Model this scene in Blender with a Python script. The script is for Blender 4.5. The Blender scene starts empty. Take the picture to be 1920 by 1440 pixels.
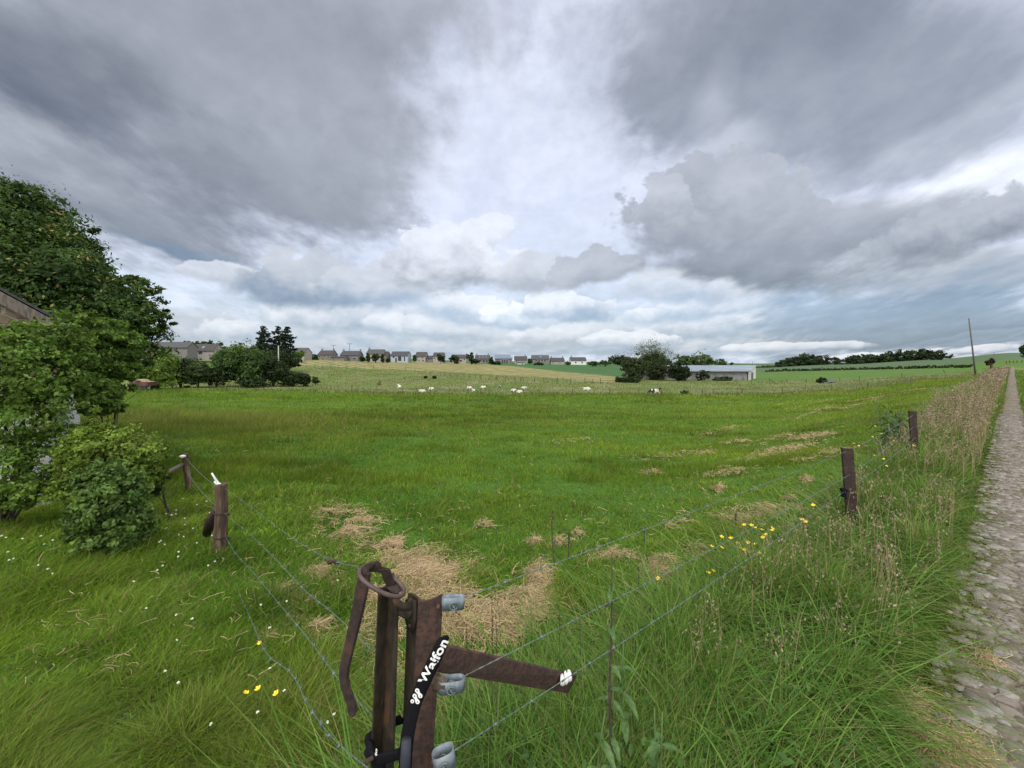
import bpy, math, random
import numpy as np
from mathutils import Vector, Matrix

R = math.radians
rng = np.random.default_rng(7)
random.seed(7)
SC = bpy.context.scene
COL = SC.collection

# ------------------------------------------------------------------ camera
F = 760.0; EYE = 1.6; HY = 677.0; CX = 960.0          # focal length and horizon row for the 1920 x 1440 picture
cam_data = bpy.data.cameras.new('camera')
cam = bpy.data.objects.new('camera', cam_data)
COL.objects.link(cam)
cam.location = (0, 0, EYE)
cam.rotation_euler = (R(90), 0, 0)
cam_data.sensor_width = 36.0
cam_data.lens = 36.0 * F / 1920.0
cam_data.shift_y = -(720.0 - HY) / 1920.0
cam_data.clip_start = 0.05
cam_data.clip_end = 6000
SC.camera = cam
SC.render.resolution_x = 1024
SC.render.resolution_y = 768

# ------------------------------------------------------------------ view, light
SC.view_settings.view_transform = 'Standard'
SC.view_settings.look = 'None'
SC.view_settings.exposure = 0.0
SC.view_settings.gamma = 1.0
SC.view_settings.use_curve_mapping = False
SC.render.engine = 'CYCLES'
SC.cycles.use_denoising = True
SC.cycles.max_bounces = 6
SC.cycles.transparent_max_bounces = 8

SUN_EL, SUN_AZ = 56.0, 200.0        # azimuth clockwise from +Y (behind the viewer, a little to the left)
sd = Vector((math.sin(R(SUN_AZ)) * math.cos(R(SUN_EL)), math.cos(R(SUN_AZ)) * math.cos(R(SUN_EL)), math.sin(R(SUN_EL))))
sun_data = bpy.data.lights.new('sun', 'SUN')
sun_data.energy = 2.2
sun_data.angle = R(11)
sun_data.color = (1.0, 0.955, 0.86)
sun = bpy.data.objects.new('sun', sun_data)
sun.rotation_euler = (-sd).to_track_quat('-Z', 'Y').to_euler()
COL.objects.link(sun)


def srgb(r, g, b):
    f = lambda c: (c / 255.0 / 12.92) if c / 255.0 <= 0.04045 else ((c / 255.0 + 0.055) / 1.055) ** 2.4
    return (f(r), f(g), f(b), 1.0)


class NT:
    """small node-graph writer"""
    def __init__(self, nt):
        self.nt = nt

    def node(self, typ, **kw):
        n = self.nt.nodes.new(typ)
        for k, v in kw.items():
            setattr(n, k, v)
        return n

    def link(self, a, b):
        self.nt.links.new(a, b)

    def setin(self, sock, v):
        if hasattr(v, 'is_linked') or hasattr(v, 'links'):
            self.link(v, sock)
        else:
            sock.default_value = v

    def math(self, op, a, b=None, c=None, clamp=False):
        n = self.node('ShaderNodeMath', operation=op, use_clamp=clamp)
        self.setin(n.inputs[0], a)
        if b is not None: self.setin(n.inputs[1], b)
        if c is not None: self.setin(n.inputs[2], c)
        return n.outputs[0]

    def vmath(self, op, a, b=None, scale=None):
        n = self.node('ShaderNodeVectorMath', operation=op)
        self.setin(n.inputs[0], a)
        if b is not None: self.setin(n.inputs[1], b)
        if scale is not None: self.setin(n.inputs['Scale'], scale)
        return n.outputs['Value'] if op in ('LENGTH', 'DOT_PRODUCT', 'DISTANCE') else n.outputs[0]

    def comb(self, x, y, z=0.0):
        n = self.node('ShaderNodeCombineXYZ')
        self.setin(n.inputs[0], x); self.setin(n.inputs[1], y); self.setin(n.inputs[2], z)
        return n.outputs[0]

    def sep(self, v):
        n = self.node('ShaderNodeSeparateXYZ')
        self.link(v, n.inputs[0])
        return n.outputs

    def maprange(self, v, a, b, c=0.0, d=1.0, kind='SMOOTHSTEP'):
        n = self.node('ShaderNodeMapRange', interpolation_type=kind, clamp=True) if kind == 'LINEAR' else self.node('ShaderNodeMapRange', interpolation_type=kind)
        self.setin(n.inputs[0], v)
        for i, x in enumerate((a, b, c, d)): self.setin(n.inputs[i + 1], x)
        return n.outputs[0]

    def mix(self, f, a, b, blend='MIX'):
        n = self.node('ShaderNodeMix', data_type='RGBA', blend_type=blend)
        self.setin(n.inputs[0], f); self.setin(n.inputs[6], a); self.setin(n.inputs[7], b)
        return n.outputs[2]

    def noise(self, vec, scale, detail=4.0, rough=0.5, distort=0.0, out=0):
        n = self.node('ShaderNodeTexNoise')
        if vec is not None: self.link(vec, n.inputs['Vector'])
        n.inputs['Scale'].default_value = scale
        n.inputs['Detail'].default_value = detail
        n.inputs['Roughness'].default_value = rough
        n.inputs['Distortion'].default_value = distort
        return n.outputs[out]

    def mapping(self, vec, loc=(0, 0, 0), rot=(0, 0, 0), scale=(1, 1, 1), kind='TEXTURE'):
        n = self.node('ShaderNodeMapping', vector_type=kind)
        self.link(vec, n.inputs[0])
        n.inputs[1].default_value = loc; n.inputs[2].default_value = rot; n.inputs[3].default_value = scale
        return n.outputs[0]


# ------------------------------------------------------------------ world: overcast sky with banks of cloud
world = bpy.data.worlds.new('World')
SC.world = world
world.use_nodes = True
wn = world.node_tree
wn.nodes.clear()
W = NT(wn)
w_out = W.node('ShaderNodeOutputWorld')
w_bg = W.node('ShaderNodeBackground')
W.link(w_bg.outputs[0], w_out.inputs[0])
sky = W.node('ShaderNodeTexSky', sky_type='NISHITA')
sky.sun_disc = False
sky.sun_elevation = R(SUN_EL)
sky.sun_rotation = R(SUN_AZ)
tc = W.node('ShaderNodeTexCoord')
dx, dy, dz = W.sep(tc.outputs['Generated'])
yy = W.math('MAXIMUM', dy, 0.22)
u = W.math('DIVIDE', dx, yy)
v = W.math('DIVIDE', dz, yy)
vpos = W.math('ADD', W.math('MAXIMUM', v, 0.0), 0.30)
q = W.comb(W.math('DIVIDE', W.math('MULTIPLY', u, 1.3), vpos), W.math('DIVIDE', 1.15, vpos), 0.37)
uv = W.comb(u, v, 0.0)
# noise fields (all flat, two-dimensional): broad, medium billows, fine wisps
def noise2(vec, scale, detail, rough, distort=0.0, out=0):
    n = W.node('ShaderNodeTexNoise', noise_dimensions='2D')
    W.link(vec, n.inputs['Vector'])
    n.inputs['Scale'].default_value = scale; n.inputs['Detail'].default_value = detail
    n.inputs['Roughness'].default_value = rough; n.inputs['Distortion'].default_value = distort
    return n.outputs[out]


def bubbles(vec, scale):
    n = W.node('ShaderNodeTexVoronoi', voronoi_dimensions='2D')
    W.link(vec, n.inputs['Vector']); n.inputs['Scale'].default_value = scale
    return n.outputs['Distance']


nA = noise2(q, 1.6, 4.0, 0.55, 0.0, out=1)
nAv = W.vmath('MULTIPLY', W.vmath('SUBTRACT', nA, (0.5, 0.5, 0.5)), (1, 1, 0))
warp_amt = W.math('MULTIPLY', vpos, 0.30)
uvw = W.vmath('ADD', uv, W.vmath('SCALE', nAv, scale=warp_amt))
nB = noise2(q, 3.3, 6.0, 0.58)
nC = noise2(q, 8.0, 4.0, 0.60)
nD = noise2(q, 1.1, 3.0, 0.5)
uvf = W.mapping(uv, scale=(1, 1.35, 1), kind='POINT')
nL = noise2(uvf, 7.0, 6.0, 0.60, out=1)
nLx = W.sep(nL)
uvp = W.vmath('ADD', uvf, W.vmath('SCALE', W.vmath('SUBTRACT', nL, (0.5, 0.5, 0.5)), scale=0.05))
billow = W.math('MULTIPLY_ADD', bubbles(uvp, 27.0), 0.45, bubbles(uvp, 11.0))
billow = W.math('MULTIPLY_ADD', bubbles(uvp, 60.0), 0.22, billow)
nEdge = W.math('ADD', W.math('SUBTRACT', nB, 0.5), W.math('MULTIPLY', W.math('SUBTRACT', nC, 0.5), 0.45))
nPuff = W.math('ADD', W.math('MULTIPLY', W.math('SUBTRACT', billow, 0.72), 0.62), W.math('MULTIPLY', W.math('SUBTRACT', nLx[0], 0.5), 1.0))

base = W.mix(W.maprange(v, 0.0, 0.42), srgb(178, 193, 207), srgb(223, 228, 243))
base = W.mix(W.maprange(nB, 0.36, 0.70), base, srgb(213, 219, 236))
col = base


def cloud(px, py, rx, ry, rot, top, bot, soft=0.35, amp=1.0, op=1.0, puff=False, shade=(-0.75, 0.75), own=0.5):
    """one bank of cloud seen in the direction of (px, py); top/bot: its lit and shaded grey"""
    global col
    ch = W.node('ShaderNodeVectorMath', operation='MULTIPLY_ADD')      # ties the banks into one chain so that they are worked out one after another
    W.link(col, ch.inputs[0]); ch.inputs[1].default_value = (1e-7, 1e-7, 1e-7); W.link(uv if puff else uvw, ch.inputs[2])
    m = W.mapping(ch.outputs[0], loc=((px - CX) / F, (HY - py) / F, 0), rot=(0, 0, R(rot)), scale=(rx / F, ry / F, 1))
    m = W.vmath('MULTIPLY', m, (1, 1, 0))
    my = W.sep(m)[1]
    if puff:                                        # flat base, heaped crisp top
        s_ = W.sep(m)
        yq = W.math('ADD', W.math('MULTIPLY', W.math('MAXIMUM', my, 0.0), 0.8), W.math('MULTIPLY', W.math('MINIMUM', my, 0.0), 1.5))
        m2 = W.comb(s_[0], yq, 0.0)
        L = W.math('MULTIPLY_ADD', nPuff, amp, W.vmath('LENGTH', m2))
        sf = W.maprange(my, -0.5, 0.4, soft * 1.5, soft * 0.30)
        a = W.maprange(L, W.math('SUBTRACT', 1.0, sf), W.math('ADD', 1.0, sf), op, 0.0)
        t = W.math('MULTIPLY_ADD', W.math('SUBTRACT', nLx[1], 0.5), own * 2.4, my)
        t = W.maprange(W.math('MULTIPLY_ADD', W.math('SUBTRACT', 0.75, billow), 0.55, t), shade[0], shade[1])
    else:
        L = W.math('MULTIPLY_ADD', nEdge, amp, W.vmath('LENGTH', m))
        a = W.maprange(L, 1.0 - soft, 1.0 + soft, op, 0.0)
        t = W.maprange(W.math('MULTIPLY_ADD', W.math('SUBTRACT', nB, 0.5), own * 2.6, my), shade[0], shade[1])
    col = W.mix(a, col, W.mix(t, bot, top))


g = lambda a: srgb(a - 2, a + 1, a + 8)
gb = lambda a: srgb(a - 14, a + 2, a + 22)
gv = lambda a: srgb(a - 4, a + 1, a + 10)
# (px, py, rx, ry, rot, lit grey, shaded grey)
# great dark bank on the left
cloud(680, 40, 250, 130, 12, g(176), g(158), 0.5, 0.8, 0.95, own=.3)
cloud(330, 60, 470, 170, -10, g(160), g(140), 0.45, 0.6, 0.97, own=.3)
cloud(530, 225, 265, 150, -20, g(172), g(160), 0.5, 0.7, 0.92, own=.3)
cloud(60, 290, 360, 110, -24, g(172), g(150), 0.5, 0.6, 0.92, own=.3)
cloud(110, 150, 330, 90, -26, g(128), g(104), 0.6, 0.6, 0.92, own=.3)
cloud(240, 60, 200, 40, -20, g(170), g(158), 0.7, 0.9, 0.6)
cloud(250, 405, 250, 72, -16, g(154), g(132), 0.45, 0.7, 0.95, own=.3)
cloud(490, 340, 250, 108, -14, g(156), g(136), 0.40, 0.7, 0.95, own=.3)
cloud(620, 350, 140, 95, -30, g(172), g(156), 0.5, 0.8, 0.85)
cloud(330, 474, 100, 15, -12, gb(140), gb(126), 0.6, 0.7, 0.8)
# great dark bank on the right
cloud(1330, 90, 190, 190, 0, gv(182), gv(164), 0.35, 0.8, 0.9)
cloud(1240, 150, 90, 120, 0, gv(182), gv(168), 0.3, 0.9, 0.85)
cloud(1400, 90, 320, 230, 0, gv(174), gv(152), 0.45, 0.7, 0.9, own=.3)
cloud(1590, 60, 310, 190, -20, gv(146), gv(142), 0.5, 0.6, 0.95, own=.3)
cloud(1560, 230, 210, 130, 10, gv(166), gv(150), 0.5, 0.7, 0.85, own=.3)
cloud(1860, 120, 220, 120, 30, gv(168), gv(150), 0.5, 0.6, 0.8, own=.3)
cloud(1350, 190, 50, 90, -15, gv(206), gv(190), 0.8, 1.5, 0.5)
cloud(1800, 350, 240, 56, 26, g(243), g(226), 0.45, 0.9, 1.0)
cloud(1750, 250, 250, 40, 24, gv(196), gv(180), 0.6, 0.9, 0.6)
cloud(1360, 290, 120, 50, 30, gv(210), gv(184), 0.4, 0.9, 0.8)
# low bands by the horizon, far away
cloud(300, 625, 420, 50, 0, g(196), gb(166), 0.5, 0.8, 0.8)
cloud(800, 650, 330, 26, 0, g(206), gb(172), 0.5, 0.8, 0.8)
cloud(1250, 640, 330, 36, 0, g(205), gb(168), 0.5, 0.8, 0.85)
cloud(480, 625, 150, 22, 0, g(220), gb(167), 0.3, 0.8, 0.9, True)
cloud(660, 600, 200, 34, 0, g(222), gb(155), 0.3, 0.8, 0.95, True)
cloud(820, 620, 150, 26, -4, g(222), gb(165), 0.3, 0.8, 0.9, True)
cloud(880, 590, 110, 34, -10, g(230), gb(175), 0.25, 0.8, 0.9, True)
cloud(1140, 625, 190, 26, 5, g(220), gb(151), 0.3, 0.8, 0.9, True)
cloud(1330, 610, 160, 34, 8, g(222), gb(161), 0.3, 0.8, 0.9, True)
cloud(1330, 578, 180, 26, 8, g(232), gb(175), 0.25, 0.8, 0.9, True)
cloud(960, 600, 60, 24, 0, g(236), gb(176), 0.16, 0.9, 1.0, True, own=.7)
cloud(1070, 585, 88, 30, 0, g(230), gb(172), 0.16, 0.9, 1.0, True, own=.7)
cloud(1290, 545, 130, 40, 0, g(214), gb(171), 0.3, 0.8, 0.9, True)
cloud(1180, 640, 90, 16, 0, g(222), gb(170), 0.2, 0.9, .95, True, own=.7)
# blue-grey shelf low on the right
cloud(1780, 612, 350, 56, 2, gb(152), gb(126), 0.4, 0.6, 0.97, own=.3)
cloud(1560, 585, 120, 36, 10, gb(172), gb(150), 0.4, 0.8, 0.9)
cloud(1720, 664, 230, 8, 4, g(226), gb(181), 0.35, 0.7, 0.9, True)
cloud(1480, 652, 150, 9, 2, g(220), gb(171), 0.35, 0.7, 0.9, True)
cloud(1870, 640, 170, 6, 3, gb(150), gb(140), 0.5, 0.5, 0.9)
cloud(1880, 664, 200, 8, 3, g(205), gb(188), 0.5, 0.5, 0.9)
cloud(1640, 520, 260, 44, 6, g(204), gb(151), 0.35, 0.7, 0.9, True)
cloud(1830, 520, 190, 46, 10, g(178), gb(146), 0.5, 0.7, 0.9)
# middle cumulus
cloud(440, 520, 130, 22, -8, g(220), g(181), 0.3, 0.8, 0.8, True)
cloud(570, 540, 130, 56, -6, g(196), gb(137), 0.25, 0.7, 0.97, True, own=.35)
cloud(700, 548, 110, 44, 0, g(206), gb(157), 0.3, 0.8, 0.9, True)
cloud(905, 452, 60, 38, 10, g(232), g(204), 0.16, 0.9, 0.9, True)
cloud(850, 500, 128, 62, 0, g(230), g(156), 0.20, 0.85, 1.0, True, (-0.80, 0.75), .8)
cloud(1000, 520, 90, 34, 0, g(210), g(165), 0.3, 0.8, 0.9, True)
cloud(1110, 512, 84, 34, 10, g(190), g(157), 0.2, 0.8, 0.97, True)
# the heavy flat-based cloud right of the bright gap
cloud(1360, 420, 185, 110, 0, g(184), g(146), 0.18, 0.55, 0.97, True, (-.8, .9), .6)
cloud(1250, 400, 60, 60, 0, g(198), g(159), 0.14, 0.6, 0.9, True)
cloud(1580, 440, 260, 70, 3, g(174), g(146), 0.4, 0.7, 0.95, own=.3)
cloud(1820, 430, 200, 50, 14, g(180), g(131), 0.3, 0.6, 0.95, True)
cloud(1400, 506, 175, 30, -6, g(150), g(128), 0.5, 0.6, 0.95, own=.3)
# soft overall modulation
col = W.mix(0.55, col, W.mix(W.maprange(nC, 0.3, 0.7), (0.93, 0.93, 0.94, 1), (1.07, 1.07, 1.06, 1)), blend='MULTIPLY')
col = W.mix(0.20, col, W.mix(W.maprange(nD, 0.35, 0.65), (0.82, 0.83, 0.86, 1), (1.1, 1.1, 1.1, 1)), blend='MULTIPLY')
col = W.mix(0.55, col, W.mix(W.maprange(nLx[2], 0.3, 0.7), (0.93, 0.93, 0.94, 1), (1.06, 1.06, 1.06, 1)), blend='MULTIPLY')
col = W.vmath('MAXIMUM', W.vmath('SUBTRACT', W.vmath('SCALE', col, scale=1.14), (.048, .048, .050)), (.02, .02, .02))
# unseen sky overhead and behind the viewer, brightened to light the grass
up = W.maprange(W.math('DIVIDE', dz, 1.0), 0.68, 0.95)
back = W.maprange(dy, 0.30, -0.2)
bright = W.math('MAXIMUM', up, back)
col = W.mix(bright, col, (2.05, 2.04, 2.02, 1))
clear = W.vmath('SCALE', sky.outputs[0], scale=0.05)
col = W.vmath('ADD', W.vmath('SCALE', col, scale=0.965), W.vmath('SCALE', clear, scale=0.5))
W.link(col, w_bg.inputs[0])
w_bg.inputs[1].default_value = 1.0
world.cycles.sampling_method = 'MANUAL'
world.cycles.sample_map_resolution = 512


# ------------------------------------------------------------------ helpers
def smooth(t):
    t = np.clip(t, 0, 1)
    return t * t * (3 - 2 * t)


def _hash(ix, iy, s):
    h = (ix.astype(np.int64) * 374761393 + iy.astype(np.int64) * 668265263 + s * 2147483647) & 0x7fffffff
    h = ((h ^ (h >> 13)) * 1274126177) & 0x7fffffff
    return ((h ^ (h >> 16)) & 0xffff) / 65535.0


def vnoise(x, y, s=0):
    x = np.asarray(x, float); y = np.asarray(y, float)
    ix = np.floor(x); iy = np.floor(y)
    fx = smooth(x - ix); fy = smooth(y - iy)
    a = _hash(ix, iy, s); b = _hash(ix + 1, iy, s); c = _hash(ix, iy + 1, s); d = _hash(ix + 1, iy + 1, s)
    return (a * (1 - fx) + b * fx) * (1 - fy) + (c * (1 - fx) + d * fx) * fy


def fbm(x, y, s=0, o=4):
    r = 0; a = 0.5; t = 0
    for i in range(o):
        r = r + a * vnoise(x * 2 ** i, y * 2 ** i, s + i); t += a; a *= 0.5
    return r / t


# --- terrain: a bank by the track, a shallow dip, then ground that rises to the village and a hill on the right
YK = np.array([12, 20, 35, 52, 70, 90, 130, 180, 250, 400, 700, 1500, 5000.0])
UK = np.array([-1.3, -0.8, -0.5, -0.3, 0.0, 0.2, 0.45, 0.6, 0.8, 1.05, 1.24, 1.5])
RT = np.array([
    [835, 791, 762, 743, 727, 715, 690, 674, 664, 656, 655, 668, 674],
    [835, 791, 762, 743, 727, 715, 690, 674, 664, 656, 655, 668, 674],
    [835, 791, 762, 743, 728, 714, 694, 680, 671, 666, 666, 672, 675],
    [835, 791, 762, 743, 729, 713, 697, 686, 677.5, 674, 672, 674, 676],
    [835, 791, 762, 743, 730, 713, 698, 688, 681, 681, 680, 678, 677],
    [835, 791, 762, 743, 730, 714, 702, 692, 684, 684, 684, 680, 678],
    [835, 791, 763, 743, 730, 715, 706, 699, 692, 688, 687, 683, 679],
    [832, 789, 762, 743, 729, 716, 706, 700, 695, 690, 688, 684, 680],
    [810, 774, 752, 736, 724, 714, 705, 698, 692, 684, 680, 680, 680],
    [790, 750, 725, 714, 708, 703, 696, 690, 684, 675.5, 672, 674, 677],
    [778, 738, 712, 700, 694.4, 690.5, 685, 680, 674, 665, 660, 668, 675],
    [778, 738, 712, 700, 694.4, 690.5, 685, 680, 674, 663, 655, 668, 675],
])


def T(X, Y):
    X = np.asarray(X, float); Y = np.asarray(Y, float)
    prof = np.interp(Y, [0, 2, 4, 7, 12, 20, 30], [0, 0, -.25, -.52, -.9, -1.4, -2.0])
    d = (1.22 * Y - 1.4 - X) / 1.58
    near = prof * smooth(d / (1.5 + 0.28 * np.maximum(Y, 0)))
    near = near + (fbm(X * 0.7, Y * 0.7, 3, 3) - 0.5) * 0.10 * smooth(np.abs(d + 0.9) / 2.0)
    Yc = np.clip(Y, 12, 5000)
    uu = np.clip(X / Yc, -1.3, 1.5)
    iy = np.clip(np.searchsorted(YK, Yc) - 1, 0, len(YK) - 2)
    iu = np.clip(np.searchsorted(UK, uu) - 1, 0, len(UK) - 2)
    # interpolate heights (not rows) along depth
    zt = EYE - (RT - HY) / F * YK[None, :]
    fy = (Yc - YK[iy]) / (YK[iy + 1] - YK[iy])
    fu = smooth((uu - UK[iu]) / (UK[iu + 1] - UK[iu]))
    z = (zt[iu, iy] * (1 - fu) + zt[iu + 1, iy] * fu) * (1 - fy) + (zt[iu, iy + 1] * (1 - fu) + zt[iu + 1, iy + 1] * fu) * fy
    z = z + (fbm(X * 0.12, Y * 0.12, 9, 3) - 0.5) * 0.28 * smooth((Y - 12) / 30)
    k = smooth((Y - 10) / 14)
    return near * (1 - k) + z * k


def P(x, y, Y):
    return Vector(((x - CX) / F * Y, Y, EYE - (y - HY) / F * Y))


_YS = np.exp(np.linspace(math.log(0.8), math.log(900), 3000))


def ground_at(x, y, lift=0.0):
    """point of the terrain seen at picture position (x, y)"""
    X = (x - CX) / F * _YS
    ray = EYE - (y - HY) / F * _YS
    g_ = T(X, _YS) + lift
    i = np.argmax(ray <= g_)
    if ray[i] > g_[i]: i = len(_YS) - 1
    return Vector((X[i], _YS[i], float(g_[i] - lift)))


def Tz(x, y):
    return float(T(np.array([x]), np.array([y]))[0])


def link(o, parent=None):
    COL.objects.link(o)
    if parent is not None: o.parent = parent
    return o


def tag(o, label=None, cat=None, group=None, kind=None):
    if label: o['label'] = label
    if cat: o['category'] = cat
    if group: o['group'] = group
    if kind: o['kind'] = kind
    return o


def empty(name, loc, rz=0.0, label=None, cat=None, group=None):
    o = bpy.data.objects.new(name, None)
    o.empty_display_size = 0.2
    o.location = loc; o.rotation_euler = (0, 0, rz)
    link(o)
    return tag(o, label, cat, group)


def npmesh(name, V, Fc, mat, parent=None, cols=None, smooth_=False):
    """V (N,3), Fc (M,k) arrays -> one mesh object"""
    V = np.ascontiguousarray(V, dtype=np.float32); Fc = np.ascontiguousarray(Fc, dtype=np.int32)
    me = bpy.data.meshes.new(name)
    k = Fc.shape[1]
    me.vertices.add(len(V)); me.vertices.foreach_set('co', V.ravel())
    me.loops.add(Fc.size); me.loops.foreach_set('vertex_index', Fc.ravel())
    me.polygons.add(len(Fc)); me.polygons.foreach_set('loop_start', np.arange(0, Fc.size, k, dtype=np.int32))
    if cols is not None:
        at = me.color_attributes.new('Col', 'FLOAT_COLOR', 'POINT')
        c4 = np.ones((len(V), 4), dtype=np.float32); c4[:, :3] = cols
        at.data.foreach_set('color', c4.ravel())
    me.update(calc_edges=True)
    if smooth_: me.polygons.foreach_set('use_smooth', np.ones(len(Fc), dtype=bool))
    if mat is not None: me.materials.append(mat)
    return link(bpy.data.objects.new(name, me), parent)


class MB:
    """collects simple solids and links them as one mesh object"""
    def __init__(self):
        self.v = []; self.f = []; self.m = []

    def add(self, vs, fs, mi=0):
        b = len(self.v)
        self.v += [tuple(p) for p in vs]
        self.f += [tuple(b + i for i in f) for f in fs]
        self.m += [mi] * len(fs)
        return self

    def box(self, c, s, M=None, mi=0, bev=0.0):
        c = Vector(c); sx, sy, sz = (k / 2 for k in s)
        if bev <= 0:
            vs = [Vector((x, y, z)) for z in (-sz, sz) for x, y in ((-sx, -sy), (sx, -sy), (sx, sy), (-sx, sy))]
            fs = [(3, 2, 1, 0), (4, 5, 6, 7), (0, 1, 5, 4), (1, 2, 6, 5), (2, 3, 7, 6), (3, 0, 4, 7)]
        else:
            b = bev; ring = [(-sx + b, -sy), (sx - b, -sy), (sx, -sy + b), (sx, sy - b), (sx - b, sy), (-sx + b, sy), (-sx, sy - b), (-sx, -sy + b)]
            lv = [(-sz, 1 - b / max(sx, 1e-6)), (-sz + b, 1), (sz - b, 1), (sz, 1 - b / max(sx, 1e-6))]
            vs = [Vector((x * k, y * k, z)) for z, k in lv for x, y in ring]
            fs = [tuple(range(7, -1, -1)), tuple(range(24, 32))]
            for l in range(3):
                for i in range(8):
                    j = (i + 1) % 8
                    fs.append((l * 8 + i, l * 8 + j, l * 8 + 8 + j, l * 8 + 8 + i))
        vs = [(M @ p if M is not None else p) + c for p in vs]
        return self.add(vs, fs, mi)

    def tube(self, pts, rad, n=8, flat=None, mi=0, cap=True):
        pts = [Vector(p) for p in pts]
        if not hasattr(rad, '__len__'): rad = [rad] * len(pts)
        t0 = (pts[1] - pts[0]).normalized()
        ref = Vector((0, 0, 1)) if abs(t0.z) < 0.9 else Vector((0, 1, 0))
        a = t0.cross(ref).normalized()
        vs = []; N = len(pts)
        for i, p in enumerate(pts):
            t = (pts[min(i + 1, N - 1)] - pts[max(i - 1, 0)]).normalized()
            a = (a - t * a.dot(t)).normalized(); b = t.cross(a)
            for k in range(n):
                th = 2 * math.pi * k / n
                vs.append(p + a * math.cos(th) * rad[i] + b * math.sin(th) * rad[i] * (flat or 1.0))
        fs = []
        for i in range(N - 1):
            for k in range(n):
                j = (k + 1) % n
                fs.append((i * n + k, i * n + j, i * n + n + j, i * n + n + k))
        if cap:
            fs.append(tuple(range(n - 1, -1, -1))); fs.append(tuple(range((N - 1) * n, N * n)))
        return self.add(vs, fs, mi)

    def prism(self, poly, off, mi=0):
        """polygon of 3-D points pushed along off"""
        n = len(poly); off = Vector(off)
        vs = [Vector(p) for p in poly] + [Vector(p) + off for p in poly]
        fs = [tuple(range(n - 1, -1, -1)), tuple(range(n, 2 * n))] + [(i, (i + 1) % n, n + (i + 1) % n, n + i) for i in range(n)]
        return self.add(vs, fs, mi)

    def build(self, name, mats, parent=None, smooth_=False):
        me = bpy.data.meshes.new(name)
        me.from_pydata(self.v, [], self.f)
        for m in (mats if isinstance(mats, (list, tuple)) else [mats]): me.materials.append(m)
        me.polygons.foreach_set('material_index', self.m)
        if smooth_:
            me.polygons.foreach_set('use_smooth', [True] * len(self.f))
        me.update()
        return link(bpy.data.objects.new(name, me), parent)


def rel(o_world, parent):
    """world point -> parent's local space (parent empties are only moved and turned about z)"""
    return Matrix.Rotation(-parent.rotation_euler.z, 4, 'Z') @ (Vector(o_world) - Vector(parent.location))


# ------------------------------------------------------------------ materials
def mat(name, build):
    m = bpy.data.materials.new(name)
    m.use_nodes = True
    m.node_tree.nodes.clear()
    N = NT(m.node_tree)
    out = N.node('ShaderNodeOutputMaterial')
    N.link(build(N), out.inputs[0])
    return m


def principled(N, col, rough=0.7, metal=0.0, bump=None, bd=0.01, spec=0.4):
    p = N.node('ShaderNodeBsdfPrincipled')
    N.setin(p.inputs['Base Color'], col)
    N.setin(p.inputs['Roughness'], rough)
    N.setin(p.inputs['Metallic'], metal)
    p.inputs['Specular IOR Level'].default_value = spec
    if bump is not None:
        b = N.node('ShaderNodeBump')
        b.inputs['Distance'].default_value = bd
        b.inputs['Strength'].default_value = 1.0
        N.link(bump, b.inputs['Height'])
        N.link(b.outputs[0], p.inputs['Normal'])
    return p.outputs[0]


def pos(N, obj=False):
    if obj: return N.node('ShaderNodeTexCoord').outputs['Object']
    return N.node('ShaderNodeNewGeometry').outputs['Position']


def c(r, g_, b): return (r, g_, b, 1.0)


def leafy(name, gain=1.0, trans=0.35, rough=0.55, spec=0.3):
    def b(N):
        a = N.node('ShaderNodeAttribute'); a.attribute_name = 'Col'
        cc = N.vmath('SCALE', a.outputs['Color'], scale=gain)
        p = principled(N, cc, rough, spec=spec)
        t = N.node('ShaderNodeBsdfTranslucent')
        tcol = N.vmath('MULTIPLY', cc, (1.25, 1.25, 0.7))
        N.link(tcol, t.inputs[0])
        mx = N.node('ShaderNodeMixShader'); mx.inputs[0].default_value = trans
        N.link(p, mx.inputs[1]); N.link(t.outputs[0], mx.inputs[2])
        return mx.outputs[0]
    return mat(name, b)


def noisy(name, c1, c2, scale=8.0, rough=0.75, detail=6, bump=0.0, obj=True, c3=None, s3=2.0, metal=0.0, spec=0.4, lo=0.35, hi=0.65, stretch=None):
    def b(N):
        p = pos(N, obj)
        if stretch: p = N.mapping(p, scale=stretch, kind='POINT')
        n = N.noise(p, scale, detail, 0.6)
        cc = N.mix(N.maprange(n, lo, hi), c1, c2)
        if c3 is not None:
            cc = N.mix(N.maprange(N.noise(p, s3, 4, 0.6), 0.5, 0.66), cc, c3)
        return principled(N, cc, rough, metal, n if bump else None, bump, spec)
    return mat(name, b)


M = {}
M['grass'] = leafy('grass_blades', 1.0, 0.42, 0.75, 0.12)
M['leaf'] = leafy('leaves', 1.0, 0.35, 0.65, 0.2)
M['straw'] = leafy('straw', 1.0, 0.15, 0.7)
M['rust'] = noisy('rusty_steel', c(.060, .034, .027), c(.030, .019, .016), 90, 0.82, bump=0.0015, c3=c(.080, .042, .028), s3=30, spec=0.35)
M['rust_moss'] = noisy('rusty_steel_with_algae', c(.040, .029, .019), c(.020, .018, .012), 60, 0.9, bump=0.003, c3=c(.075, .040, .022), s3=22, spec=0.2, stretch=(1, 1, .5))
M['rust_dark'] = noisy('dark_rusty_steel', c(.034, .020, .017), c(.018, .012, .010), 60, 0.75, bump=0.0015, c3=c(.055, .028, .02), s3=20, spec=0.35)
M['wood_brown'] = noisy('weathered_brown_wood', c(.080, .046, .030), c(.038, .024, .017), 22, 0.9, bump=0.006, stretch=(2.5, 2.5, .35), c3=c(.15, .115, .07), s3=7)
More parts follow.
